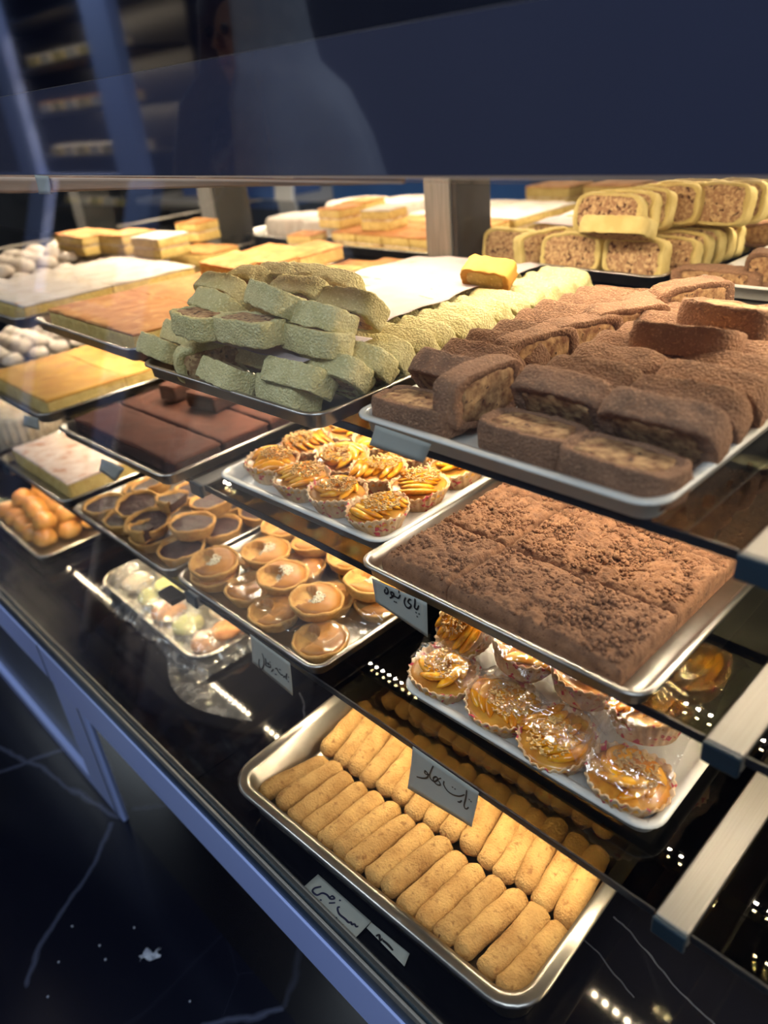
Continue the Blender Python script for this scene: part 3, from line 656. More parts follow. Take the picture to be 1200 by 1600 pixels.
# ================================================================== SLAB CAKES
def slabmesh(w, d, h, seed, m, bev=.004, res=.006, amp=.0012, sc=60, top_amp=.0, dome=0.0):
    nx, ny = max(4, int(w / res)), max(4, int(d / res)); loops = []
    def loop(i, z):
        ww, dd = w - 2 * i, d - 2 * i; P = []
        for k in range(nx): P.append((-ww / 2 + ww * k / nx, -dd / 2, z))
        for k in range(ny): P.append((ww / 2, -dd / 2 + dd * k / ny, z))
        for k in range(nx): P.append((ww / 2 - ww * k / nx, dd / 2, z))
        for k in range(ny): P.append((-ww / 2, dd / 2 - dd * k / ny, z))
        return P
    nz = max(2, int(h / res)); rings = [loop(bev * .5, 0)] + [loop(0, bev * .5 + (h - 1.5 * bev) * k / nz) for k in range(nz + 1)] + [loop(bev * .3, h - bev * .35), loop(bev, h)]
    V, F = loft(rings, True, False); n = len(rings[0]); b0 = (len(rings) - 1) * n
    # top grid
    gV = []; idx = {}
    for j in range(ny + 1):
        for i in range(nx + 1):
            if j == 0: idx[i, j] = b0 + i
            elif i == nx: idx[i, j] = b0 + nx + j
            elif j == ny: idx[i, j] = b0 + nx + ny + (nx - i)
            elif i == 0: idx[i, j] = b0 + 2 * nx + ny + (ny - j)
            else:
                idx[i, j] = len(V); V.append((-(w - 2 * bev) / 2 + (w - 2 * bev) * i / nx, -(d - 2 * bev) / 2 + (d - 2 * bev) * j / ny, h))
    idx[0, 0] = b0; idx[0, ny] = b0 + 2 * nx + ny
    for j in range(ny):
        for i in range(nx): F.append((idx[i, j], idx[i + 1, j], idx[i + 1, j + 1], idx[i, j + 1]))
    V = np.array(V); top = np.clip(V[:, 2] / h, 0, 1) ** 4
    if top_amp: V[:, 2] += top_amp * vn(V + seed, 24, seed) * top
    if dome: V[:, 2] += dome * top * (1 - np.maximum(abs(V[:, 0]) / (w / 2), abs(V[:, 1]) / (d / 2)) ** 2)
    z = V[:, 2].copy(); V = disp(V, amp, sc, seed); V = disp(V, amp * .5, sc * 3.5, seed + 4); V[z < 1e-6, 2] = 0
    return mesh('slab', V, F, m)
def cake(name, x, y, z, w, d, layers, label, group, rz=0, seed=0, cat='cake piece', rot=None):
    """layers: list of (part name, height, material, overhang)"""
    e = empty(name, (x, y, z), rot or (0, 0, rz)); h = 0
    for k, (pn, hh, m, ov) in enumerate(layers):
        ta = .0016 if k == len(layers) - 1 else 0
        o = obj(pn, slabmesh(w + 2 * ov, d + 2 * ov, hh, seed + k, m, bev=min(.004, hh * .45), amp=.0009, top_amp=ta), e, (0, 0, h)); h += hh - .0008
    return tag(e, label, cat, group)
TAN = [('sponge_layer', .034, 'sponge', 0), ('top_crust', .005, 'sponge_crust', .0008)]
GOLD = [('sponge_layer', .036, 'sponge', 0), ('top_crust', .005, 'sponge_crust_gold', .0008)]
SUG = [('sponge_layer', .036, 'sponge', 0), ('top_crust', .005, 'sugar_crust', .0010)]
SUGP = [('sponge_layer', .040, 'sponge', 0), ('top_crust', .005, 'sugar_crust_pink', .0010)]
LAY = [('bottom_sponge', .022, 'sponge', 0), ('cream_layer', .006, 'cake_cream', -.001), ('upper_sponge', .020, 'sponge', 0), ('top_crust', .004, 'sponge_crust', .0008)]
LAYS = LAY[:3] + [('top_crust', .004, 'sugar_crust', .0008)]
def grid_cake(name, x0, x1, ys, S, layers, xs, lab, group, seed=0):
    k = 0
    for j in range(len(ys) - 1):
        for i in range(len(xs) - 1):
            cake(name, (xs[i] + xs[i + 1]) / 2, (ys[j] + ys[j + 1]) / 2, S + .0025, xs[i + 1] - xs[i] - .0016, ys[j + 1] - ys[j] - .0016, layers, lab(i, j), group, 0, seed + k); k += 6
rowname = lambda j: ['front', 'second', 'third', 'back'][j]
# top shelf: tan sponge next to the green slices, with a stacked layer behind
grid_cake('tan_sponge_piece', 0, 0, [.545, .72, .93], S3, TAN, [-1.545, -1.375, -1.195], lambda i, j: f'tan sponge piece in {rowname(j)} row, {["left", "right"][i]} half, beside the green slices', 'tan sponge pieces', 3)
for k, (px, py, dz, w, d, rz, lb) in enumerate(((425, 408, .055, .15, .13, .1, 'orange topped sponge piece stacked on the tan slab behind green slices'), (485, 396, .06, .10, .11, -.15, 'orange topped sponge piece behind the pile of green slices'),
        (370, 425, .045, .12, .10, .05, 'orange topped sponge piece left of the green slice pile'))):
    P = at(px, py, S3 + dz); cake('sponge_piece', P[0], P[1], S3 + .0425 + (.0 if k < 2 else 0), w, d, [('sponge_layer', .026, 'sponge', 0), ('top_crust', .005, 'sponge_crust', .0008)], lb, 'stacked orange sponge pieces', rz, 30 + k * 5, rot=(0.05, 0.05, rz))
cake('sponge_piece', -1.30, 1.02, S3 + .0025, .20, .12, TAN, 'wide tan sponge piece at the back of the top shelf tray', None, .1, 47)
for k, (px, py, lb) in enumerate(((560, 415, 'tan sponge piece behind the parchment of the pistachio tray'), (615, 412, 'tan sponge piece close to the steel post'))):
    P = at(px, py, S3 + .03); cake('sponge_piece', P[0], min(P[1], 1.19), S3 + .0008, .12, .075, [('sponge_layer', .028, 'sponge', 0), ('top_crust', .005, 'sponge_crust', .0008)], lb, None, .1, 60 + k)
# white sugared sponge further left
grid_cake('sugared_sponge_piece', 0, 0, [.525, .72, .93], S3, SUG, [-1.98, -1.80, -1.622], lambda i, j: f'white sugared sponge piece, {rowname(j)} row {["left", "right"][i]}, top shelf', 'white sugared sponge pieces', 70)
for k, (px, py, w, d, dz, ly, lb) in enumerate(((140, 392, .17, .10, .045, LAY, 'golden layered cake block left of the upright layered block'), (205, 392, .12, .10, .045, LAY, 'golden layered cake block in the middle behind sugared sponge'), (255, 398, .12, .09, .045, LAYS, 'sugar topped layered block behind the sugared sponge'),
        (312, 372, .085, .08, .05, LAY, 'dark topped cake cube standing near the left post'), (320, 400, .16, .10, .02, TAN, 'flat brown sponge piece beneath the dark topped cube'))):
    P = at(px, py, S3 + dz); cake('layered_cake', P[0], P[1], S3 + (.0445 if k < 3 else (.0025 if k == 4 else .046)), w, d, ly, lb, 'layered cakes on the top shelf', .05 * k, 90 + k * 7)
# second shelf: golden sponge; brownies
grid_cake('golden_sponge_piece', 0, 0, [.515, .70, .90], S2, GOLD, [-1.99, -1.82, -1.634], lambda i, j: f'golden sponge piece, {rowname(j)} row {["left", "right"][i]}, on second shelf', 'golden sponge pieces', 130)
brz = .03
def rotp(cx, cy, lx, ly, a): return cx + lx * math.cos(a) - ly * math.sin(a), cy + lx * math.sin(a) + ly * math.cos(a)
bcx, bcy = -1.318, .783
BR = [(-.192, .186, -.262, -.162, 'front brownie strip along the tray front'), (-.192, .186, -.157, -.052, 'second brownie strip behind the front strip'),
      (-.192, -.01, -.047, .06, 'third row brownie on the left'), (-.005, .186, -.047, .06, 'third row brownie on the right'), (-.192, -.01, .065, .17, 'back row brownie on the left'), (-.005, .186, .065, .17, 'back row brownie on the right')]
for k, (a, b, c, d, lb) in enumerate(BR):
    x, y = rotp(bcx, bcy, (a + b) / 2, (c + d) / 2, brz)
    cake('brownie', x, y, S2 + .0025, b - a - .002, d - c - .002, [('cake_layer', .026, 'brownie_side', -.001), ('cocoa_top', .007, 'cocoa_cake', .0005)], 'cocoa dusted ' + lb, 'cocoa dusted brownies', brz, 170 + k * 3)
for px, py, w, lb in ((335, 622, .085, 'brownie cube stacked on the brownie slab under the green tray'), (275, 612, .05, 'dark brownie cube stacked at the left under green tray')):
    P = at(px, py, S2 + .05); cake('brownie', P[0], P[1], S2 + .0365, w, w * .85, [('cake_layer', .028, 'brownie_side', 0), ('cocoa_top', .006, 'cocoa_cake', .0005)], 'cocoa dusted ' + lb, 'cocoa dusted brownies', .15, int(px))
# lowest shelf: pinkish sugared sponge, pleated white cake
grid_cake('sugared_sponge_piece', 0, 0, [.505, .68, .90], S1, SUGP, [-1.975, -1.635], lambda i, j: f'pinkish sugar dusted sponge, {rowname(j)} piece, beside the chocolate tarts', 'pinkish sugared sponge', 210)
def cyl_pleat(r, h, n, seed, m, k=26, amp=.004):
    V, F = lathe([(r * .9, 0), (r, .004), (r * 1.02, h * .5), (r, h - .006), (r * .95, h), (r * .5, h + .002), (.002, h + .002)], n, lambda i, a, rr, z: (rr + (amp * math.cos(k * a) if 0 < i < 4 else 0), z)); return mesh('pleated', disp(V, .001, 60, seed), F, m)
for k, (x, y, h) in enumerate(((-2.13, .60, .085), (-2.14, .80, .06), (-2.30, .60, .07), (-2.30, .80, .085))):
    o = obj('pleated_cake', cyl_pleat(.09, h, 96, k, 'cookie_pale'), None, (x, y, S1 + .0025))
    tag(o, ['pale pleated round cake nearest the sugared sponge on the lowest shelf', 'low pale round cake behind the pleated cake', 'pale round cake further left on the lowest shelf', 'tall pale round cake in the far left corner'][k], 'cake', 'pale pleated cakes')
# sugared cookies
def lump(seed, r, hh, m, n=18, flat=.75):
    V, F = lathe([(r * .25, 0), (r * .8, hh * .06), (r, hh * .3), (r * .96, hh * .55), (r * .72, hh * .85), (r * .35, hh * .98), (.0006, hh)], n)
    V = disp(V, r * .06, 40, seed); V = disp(V, r * .02, 160, seed + 1); V[:, 2] = np.maximum(V[:, 2], 0); return mesh('lump', V, F, m)
CKM = [lump(s, .03, .03, 'sugar_crust') for s in range(4)]
def heap(name, ms, x0, x1, y0, y1, z, pitch, lab, cat, group, layers=1, hh=.024, seed=0):
    g = np.random.default_rng(seed); k = 0
    for l in range(layers):
        ny = int((y1 - y0) / pitch) - l; nx = int((x1 - x0) / pitch) - l
        for j in range(max(ny, 1)):
            for i in range(max(nx, 1)):
                x = x0 + pitch * (i + .5 + l * .5) + g.uniform(-.005, .005) * (1 + l); y = y0 + pitch * (j + .5 + l * .5) + g.uniform(-.005, .005) * (1 + l)
                o = obj(name, ms[k % len(ms)], None, (x, y, z + l * hh), (g.uniform(-.2, .2), g.uniform(-.2, .2), g.uniform(0, 6.28)))
                o.rotation_euler.x *= l; o.rotation_euler.y *= l
                tag(o, lab % (['bottom', 'upper'][l], ORD[j], ORD[i]), cat, group); k += 1
heap('powdered_cookie', CKM, -2.44, -2.06, .54, 1.10, S3 + .0025, .062, 'white powdered cookie, %s layer, %s row from the front, %s from left', 'cookie', 'white powdered cookies on the top shelf', 2, .024, 1)
heap('sugared_bun', CKM, -2.45, -2.08, .53, .95, S2 + .0025, .066, 'sugared white bun, %s layer, %s row from front, %s from left', 'bun', 'sugared buns on second shelf', 2, .024, 2)
BUN = [lump(50 + s, .0305, .042, 'bun', 22) for s in range(5)]
heap('golden_bun', BUN, -2.14, -1.775, .445, .86, Z0 + .003, .0625, 'glossy golden bun on the deck, %s layer, %s row from front, %s from left', 'bun', 'glossy golden buns', 2, .034, 3)

# ================================================================== TARTS
def shellmesh(R, h, seed, a0=0, a1=2 * PI, closed=True, wav=.0012):
    prof = [(.002, .0), (R * .76, 0), (R * .80, .002), (R * .90, h * .5), (R * .985, h * .86), (R, h), (R * .955, h + .0018), (R * .89, h + .0004), (R * .86, h * .84), (R * .80, h * .62), (.002, h * .6)]
    V, F = lathe(prof, 40, lambda k, a, r, z: (r * (1 + (.012 * math.cos(9 * a + seed) if 2 < k < 9 else 0)), z + (wav * math.sin(5 * a + seed) + wav * .6 * math.sin(11 * a + 2 * seed) if 3 < k < 8 else 0)), a0, a1, closed)
    V = disp(V, .0007, 120, seed); V = disp(V, .0004, 420, seed + 1); return mesh('shell', V, F, 'tart_shell')
def discmesh(R, zf, m, n=44, nr=16, skirt=.006, a0=0, a1=2 * PI):
    V = []; F = []; full = abs(a1 - a0 - 2 * PI) < 1e-6; nn = n if full else n + 1
    for i in range(nr + 1):
        r = R * (i / nr) if i else R * .004
        for j in range(nn):
            a = a0 + (a1 - a0) * j / n; x, y = r * math.cos(a), r * math.sin(a); V.append((x, y, zf(x, y)))
    for i in range(nr):
        for j in range(n if full else n): 
            b = (j + 1) % nn if full else j + 1; F.append((i * nn + j, (i + 1) * nn + j, (i + 1) * nn + b, i * nn + b))
    b0 = len(V); V += [(V[nr * nn + j][0], V[nr * nn + j][1], V[nr * nn + j][2] - skirt) for j in range(nn)]
    for j in range(n): 
        b = (j + 1) % nn if full else j + 1; F.append((nr * nn + j, b0 + j, b0 + b, nr * nn + b))
    return mesh('disc', V, F, m)
def caramel(seed, R=.045, h=.022):
    cx, cy = .005 * (seed - 2), .027
    def zf(x, y):
        r = math.hypot(x, y) / (R * .9); d = math.hypot(x - cx, y - cy)
        s = min(1, max(0, (d - .0245) / .004)); s = s * s * (3 - 2 * s)
        return h * .50 + .002 * (1 - r * r) + s * (.0085 + .0080 * max(0, 1 - r ** 5) ** .5) + .0006 * math.sin(150 * d) + .0005 * math.sin(310 * x + seed) * math.sin(260 * y)
    return discmesh(R * .90, zf, 'caramel'), (zf, cx, cy)
OT = []
for s in range(5):
    d, (zf, cx, cy) = caramel(s)
    OT.append((shellmesh(.046, .022, s), d, flakes(170, cx * .5, -.003, .0, .0150, .0055, .0013, 'coconut', zf, s) if s != 4 else None))
ORT = Kind('orange_tart', OT, ('pastry_shell', 'caramel_filling', 'coconut_sprinkle'))
def settle(pts, R, bounds, it=80):
    """push same-layer tarts apart until they only touch"""
    P = np.array(pts, float)
    for _ in range(it):
        for a in range(len(P)):
            for b in range(a + 1, len(P)):
                d = P[b] - P[a]; l = np.hypot(*d) + 1e-9
                if l < 2 * R: q = d / l * (2 * R - l) * .5; P[a] -= q; P[b] += q
        P[:, 0] = np.clip(P[:, 0], bounds[0] + R, bounds[1] - R); P[:, 1] = np.clip(P[:, 1], bounds[2] + R, bounds[3] - R)
    return P
OTL = [  # px, py, dz, tiltx, tilty, yaw, variant, label
 (333, 905, .004, .0, .0, .3, 4, 'caramel tart at the left front of tray, lower layer'), (398, 932, .004, 0, 0, 1.1, 4, 'caramel tart in lower layer, second from left at front'),
 (438, 951, .004, 0, 0, 2.0, 4, 'caramel tart in lower layer, half under the film edge'), (481, 1003, .004, .12, -.1, 2.6, 4, 'caramel tart nearest the front corner of the tray'),
 (520, 973, .012, -.2, .15, 0.6, 4, 'caramel tart leaning on the front corner tart'), (566, 962, .004, 0, 0, 1.5, 4, 'caramel tart at the right tray edge under the film'),
 (578, 935, .016, 0, .1, 4.0, 4, 'caramel tart behind the price card'), (360, 880, .030, .08, -.06, 3.6, 0, 'caramel tart on top at the left of the stack'),
 (402, 862, .032, .05, .0, 3.2, 1, 'caramel tart with coconut on the second place of the stack'), (428, 836, .034, .0, 0, 2.6, 2, 'caramel tart with coconut at the back left of the stack'),
 (484, 860, .034, -.1, .05, 3.0, 3, 'pale caramel tart with coconut at the back of stack'), (440, 900, .032, .05, -.05, 3.4, 2, 'caramel tart with coconut in the middle of the stack'),
 (508, 931, .036, .10, .05, 3.9, 0, 'caramel tart with coconut raised at front right of stack'), (543, 903, .036, .1, .2, 2.2, 1, 'caramel tart with coconut behind the raised front one'),
 (535, 880, .030, 0, 0, 1.2, 3, 'caramel tart at the back right of the stack'), (470, 880, .006, 0, 0, 0.2, 4, 'caramel tart buried under the middle of the stack'),
 (420, 880, .005, 0, 0, 0.9, 4, 'caramel tart buried under the left of the stack'), (520, 870, .005, 0, 0, 2.9, 4, 'caramel tart buried at the back of the stack')]
for lay in (0, 1):
    L_ = [t for t in OTL if (t[2] > .02) == bool(lay)]; z = S1 + .0025 + lay * .0255
    Q = settle([at(t[0], t[1], z + .014)[:2] for t in L_], .0455 if not lay else .0468, (-1.122, -.732, .488, 1.05))
    for (x, y), (px, py, dz, tx, ty, yw, v, lb) in zip(Q, L_):
        ORT.put((x, y, z), (tx * lay, ty * lay, (yw * 7.7) % 1.2 + 1.7), lb, 'tart', 'caramel orange tarts', v)
def gan(R, h, seed, a0=0, a1=2 * PI):
    def zf(x, y):
        p = np.array([[x, y, seed]]); return h * .86 + .0015 * float(vn(p, 60, seed)[0]) + .0012 * float(vn(p, 190, seed + 2)[0])
    return discmesh(R * .885, zf, 'ganache', 36, 12, .007, a0, a1)
CT = [(shellmesh(.047, .026, s + 9), gan(.047, .025, s)) for s in range(3)]
HS = shellmesh(.047, .026, 30, 0, PI, False); HG = gan(.047, .025, 7, 0, PI)
V, F = loft([[(-.036, .0004, .003), (.036, .0004, .003)], [(-.041, .0004, .0215), (.041, .0004, .0215)]], False, False, False)
HC = mesh('cut_face', V + [(x, y + .001, z) for x, y, z in V], [(0, 1, 3, 2), (4, 6, 7, 5), (0, 4, 5, 1), (2, 3, 7, 6), (0, 2, 6, 4), (1, 5, 7, 3)], 'ganache', False)
CHT = Kind('chocolate_tart', CT, ('pastry_shell', 'chocolate_filling'))
HCT = Kind('half_chocolate_tart', [(HS, HG, HC)], ('pastry_shell', 'chocolate_filling', 'cut_face'))
CTL = [(144, 791, .004, 0, 0, 'chocolate tart at the left corner of tray'), (186, 765, .012, .1, 0, 'chocolate tart behind the left corner tart'), (172, 823, .004, 0, 0, 'chocolate tart second along tray front'), (196, 836, .018, .15, .1, 'chocolate tart tipped over the second front tart'),
 (219, 788, .030, .2, -.1, 'chocolate tart raised in the stack left of the halved ones'), (249, 866, .004, 0, 0, 'chocolate tart at tray front near the steel rim'), (297, 816, .022, .1, .05, 'chocolate tart with pale rim beneath the upper half tart'),
 (328, 789, .018, .05, .1, 'chocolate tart behind the stack to the right'), (300, 848, .004, .0, 0, 'crumb sprinkled chocolate tart at right front'), (333, 834, .006, 0, 0, 'crumb sprinkled chocolate tart at right middle'),
 (304, 768, .012, 0, 0, 'chocolate tart half hidden below the flat bracket'), (238, 760, .020, .3, .0, 'chocolate tart upended at the back under brownie tray'), (386, 814, .004, 0, 0, 'chocolate tart at the right edge of tray'), (352, 806, .006, 0, 0, 'chocolate tart between right edge and the stack')]
for lay in (0, 1):
    L_ = [t for t in CTL if (t[2] >= .018) == bool(lay)]; z = S1 + .0025 + lay * .028
    Q = settle([at(t[0], t[1], z + .018)[:2] for t in L_], .0475, (-1.556, -1.154, .482, 1.05))
    for k, ((x, y), (px, py, dz, tx, ty, lb)) in enumerate(zip(Q, L_)):
        CHT.put((x, y, z), (tx * lay * .7, ty * lay * .7, k * 1.3), lb, 'tart', 'dark chocolate tarts')
for px, py, dz, rot, lb in ((236, 832, .034, (.1, .25, 2.3), 'half chocolate tart lying on the front of the stack'), (278, 786, .060, (.08, .2, 2.2), 'half chocolate tart on top of the stack, cut side out')):
    P = at(px, py, S1 + dz + .014); HCT.put((P[0], P[1], S1 + dz), rot, lb, 'tart', None)
# ------------------------------------------------------------------ peach tarts in paper cups
def cupmesh(seed, R=.0455, h=.03):
    prof = [(.002, 0), (R * .66, 0), (R * .70, .002), (R * .84, h * .5), (R * 1.0, h), (R * 1.03, h + .004), (R * .99, h + .004), (R * .80, h * .5), (R * .64, .004), (.002, .003)]
    V, F = lathe(prof, 104, lambda k, a, r, z: (r * (1 + (.034 * math.cos(26 * a) * min(1, k / 3) if 1 < k < 8 else 0)), z + (.0035 * math.sin(3 * a + seed) + .0018 * math.sin(26 * a) if 3 < k < 7 else 0)))
    return mesh('paper_cup', disp(V, .0006, 60, seed), F, 'cup_paper')
def peachcake(seed, R=.0435, h=.03):
    def zf(x, y):
        r = math.hypot(x, y) / R; p = np.array([[x, y, seed * .1]]); return h - .001 + .006 * (1 - r * r) + .0012 * float(vn(p, 90, seed)[0])
    return discmesh(R, zf, 'glaze_cake', 32, 8, .004), zf
def crescent(L, w, t, curv, seed):
    rings = []; ns = 14; n = 10
    for k in range(ns + 1):
        u = k / ns - .5; th = u * curv; Rr = L / curv; x, y = Rr * math.sin(th), Rr * (math.cos(th) - 1); s = max(.06, (1 - (2 * u) ** 2) ** .6); ring = []
        for j in range(n):
            a = 2 * PI * j / n; dr = w / 2 * s * math.cos(a); ring.append((x + dr * math.sin(th), y + dr * math.cos(th), t / 2 * s * math.sin(a)))
        rings.append(ring)
    V, F = loft(rings); return mesh('peach_slice', disp(V, .0006, 90, seed), F, 'peach')
PCH = [crescent(.066, .021, .011, 1.6, 1), crescent(.058, .020, .012, 2.0, 2), crescent(.072, .018, .010, 1.3, 3)]
CUPS = [cupmesh(s) for s in range(3)]; PCK = [peachcake(s) for s in range(3)]
SPR = [flakes(170, g.uniform(-.012, .012), g.uniform(-.012, .012), 0, .028, .0048, .0019, 'nut_sprinkle', lambda x, y: .0405 + .004 * (1 - (x * x + y * y) / .0016), s + 40) for s in range(3)]
def peach_tart(loc, rot, label, group, seed, sprinkle=True):
    e = empty('peach_tart', loc, rot); g = np.random.default_rng(seed)
    obj('paper_cup', CUPS[seed % 3], e); obj('cake_body', PCK[seed % 3][0], e)
    n = 6 + seed % 2; a0 = g.uniform(0, 6.28); sty = seed % 3
    for k in range(n):
        if sty == 0: a = a0 + 2 * PI * k / n; r = .019; o = obj('peach_slice', PCH[k % 2], e, (r * math.cos(a), r * math.sin(a), .0365 + .0010 * k), (.35, 0, a - PI / 2 + .35))
        else:
            q = -.031 + .062 * k / (n - 1); o = obj('peach_slice', PCH[(k + seed) % 3], e, (q * math.cos(a0), q * math.sin(a0), .0365 + .0030 * math.cos(q * 45)), (.5, 0, a0 - PI / 2))
    if sprinkle:
        o = obj('nut_sprinkle', SPR[seed % 3], e, (0, 0, .002), (0, 0, seed)); o['kind'] = 'stuff'
    return tag(e, label, 'tart', group)
prz = .03; pcx, pcy = -.8565, .856
k = 0
for j in range(6):
    for i in range(4):
        g = np.random.default_rng(500 + k); x, y = rotp(pcx, pcy, -.134 + .0893 * i + g.uniform(-.003, .003), -.232 + .0893 * j + g.uniform(-.004, .004) + (.010 if i == 0 else 0), prz)
        peach_tart((x, y, S2 + .0045), (g.uniform(-.12, .12), g.uniform(-.12, .12), g.uniform(0, 6)), f'glazed peach tart in pleated paper cup, {ORD[j]} row from the front, {ORD[i]} from left', 'glazed peach tarts in white tray', 10 + k); k += 1
# wrapped peach tarts on the lowest shelf
WT = [(-.572, .590, 0, (0, .05, 0)), (-.474, .592, 0, (.08, .1, 1)), (-.380, .592, 0, (-.05, -.1, 2)), (-.286, .590, 0, (.10, 0, 2.4)),
      (-.578, .672, .046, (.75, -.25, 0)), (-.486, .652, .045, (.28, .2, 2)), (-.392, .656, .048, (.30, -.1, 3)), (-.296, .650, .048, (.34, -.1, 4)),
      (-.560, .775, .02, (0, 0, 3)), (-.470, .748, .058, (.25, 0, 2)), (-.376, .752, .060, (.25, .1, 1)), (-.286, .746, .060, (.25, 0, 5))]
WL = ['front left', 'front, second from left', 'front, third from left', 'front right corner', 'tipped up at the left of the second row', 'second row, second from left', 'second row, third from left', 'second row right end', 'back row left', 'back row, second from left', 'back row, third from left', 'back row right end']
for k, ((x, y, dz, rot), lb) in enumerate(zip(WT, WL)):
    peach_tart((x, y, S1 + .0045 + dz), rot, 'plastic wrapped peach tart, ' + lb, 'wrapped peach tarts', 60 + k).scale = (1.08, 1.08, 1.08)
def drape(name, x0, x1, y0, y1, bumps, zmin, label, m='film', n=64, amp=.003, seed=0, rz=0, margin=.003, R=.047, H=.046, soft=.02):
    """film laid over things: bumps are (x, y, z0); the sheet touches their tops and sags between them"""
    def fn(u, v): return (x0 + (x1 - x0) * u, y0 + (y1 - y0) * v, 0)
    V, F = gridvf(n, n, fn); V = np.array(V)
    xe = V[:, 0]; ye = V[:, 1] + .006 * vn(V, 30, seed + 7)
    Z = np.full(len(V), zmin)
    for bx, by, bz in bumps:
        d = np.hypot(xe - bx, ye - by); Z = np.maximum(Z, bz + H + margin - np.clip((d - R) / soft, 0, None) ** 1.2 * .03)
    for _ in range(5):
        G = Z.reshape(n + 1, n + 1); Q = G.copy(); Q[1:-1, 1:-1] = (G[1:-1, :-2] + G[1:-1, 2:] + G[:-2, 1:-1] + G[2:, 1:-1] + 4 * G[1:-1, 1:-1]) / 8; Z = np.maximum(Q.ravel(), zmin)
    cr = np.abs(vn(V * np.array((1, 1, 0)), 26, seed)); cr2 = np.abs(vn(V * np.array((1.6, .7, 0)) + .3, 55, seed + 1))
    V[:, 2] = Z + amp * 1.5 * (1 - cr) ** 5 + amp * (1 - cr2) ** 5; V[:, 1] += .002 * vn(V, 40, seed + 3)
    c = V.mean(0); V -= c
    o = obj(name, mesh(name, V, F, m), None, c, (0, 0, rz)); return tag(o, label, 'plastic film')
B = [(x, y, S1 + .0045 + dz) for x, y, dz, r in WT]
drape('plastic_bag', -.618, -.428, .570, .640, [B[0], B[1]], S1 + .026, 'clear plastic bag over the front left pair of peach tarts', 'film_bag', seed=1, R=.044, H=.046, amp=.004)
drape('plastic_bag', -.440, -.338, .565, .640, [B[2]], S1 + .026, 'clear plastic bag over the third front peach tart', 'film_bag', seed=8, R=.044, H=.046, amp=.004)
drape('plastic_bag', -.345, -.238, .553, .80, [B[3], B[7], B[11]], S1 + .030, 'shiny plastic bag over the front right peach tarts', 'film_bag', seed=4, amp=.005, H=.047)
drape('plastic_bag', -.545, -.335, .606, .81, [B[5], B[6], B[9], B[10]], S1 + .040, 'shiny plastic bag over the middle peach tarts', 'film_bag', seed=5, amp=.005, H=.049)
drape('plastic_bag', -.614, -.530, .645, .72, [B[4]], S1 + .045, 'crinkled clear wrapper on the tipped up peach tart', 'film_bag', seed=15, amp=.004, H=.060, R=.04)
# film over orange tarts, wrapped cookie tray
ob = [(o.location[0], o.location[1], o.location[2]) for o in COL.objects if o.name.startswith('orange_tart')]
drape('plastic_film', -1.10, -.735, .515, .66, [b for b in ob if b[2] < S1 + .02], S1 + .012, 'clear film lying over the lower orange tarts', amp=.0025, seed=11, R=.043, H=.024, soft=.03)
CM = {'n': [lump(70 + s, .038, .026, 'cookie_nut') for s in range(3)], 'p': [lump(80 + s, .036, .028, 'cookie_pale') for s in range(3)], 'g': [lump(90 + s, .034, .028, 'cookie_green') for s in range(3)]}
CKS = [(-1.48, .54, 'p'), (-1.40, .535, 'g'), (-1.325, .53, 'n'), (-1.245, .53, 'g'), (-1.165, .53, 'n'), (-1.47, .62, 'p'), (-1.39, .615, 'p'), (-1.31, .615, 'g'), (-1.23, .615, 'p'), (-1.155, .61, 'n'), (-1.45, .70, 'p'), (-1.37, .70, 'g'), (-1.29, .70, 'p'), (-1.21, .70, 'n'), (-1.14, .695, 'p')]
KN = {'n': 'nut brown', 'p': 'pale', 'g': 'pale green'}
for k, (x, y, t) in enumerate(CKS):
    o = obj('cookie', CM[t][k % 3], None, (x, y, Z0 + .003), (0, 0, k)); tag(o, f'{KN[t]} cookie under film on the deck tray, {ORD[k % 5]} from left, {ORD[k // 5]} row', 'cookie', 'film wrapped cookies')
    if k % 3 == 1:
        o = obj('cookie', CM['ngp'[k % 2]][k % 3], None, (x + .03, y + .03, Z0 + .028), (.2, .2, k)); tag(o, f'{KN["ngp"[k % 2]]} cookie stacked on top under the film, near {ORD[k % 5]} place of {ORD[k // 5]} row', 'cookie', 'film wrapped cookies')
drape('plastic_wrap', -1.56, -1.075, .45, .80, [(x, y, Z0 + .008) for x, y, t in CKS], Z0 + .006, 'hazy cling film wrapped over the cookie tray on deck', m='film_hazy', n=80, amp=.006, seed=21, R=.036, H=.034, soft=.04)
def tail(u, v):
    return (-1.25 + .30 * u + .03 * v, .462 - .055 * math.sin(PI * u) * v, Z0 + .0015 + .010 * (1 - v) * abs(math.sin(9 * u)) )
V, F = gridvf(40, 10, tail); V = np.array(V); c = V.mean(0); o = obj('film_tail', mesh('film_tail', V - c, F, 'film_hazy'), None, c)
tag(o, 'loose end of cling film lying on the black deck', 'plastic film')

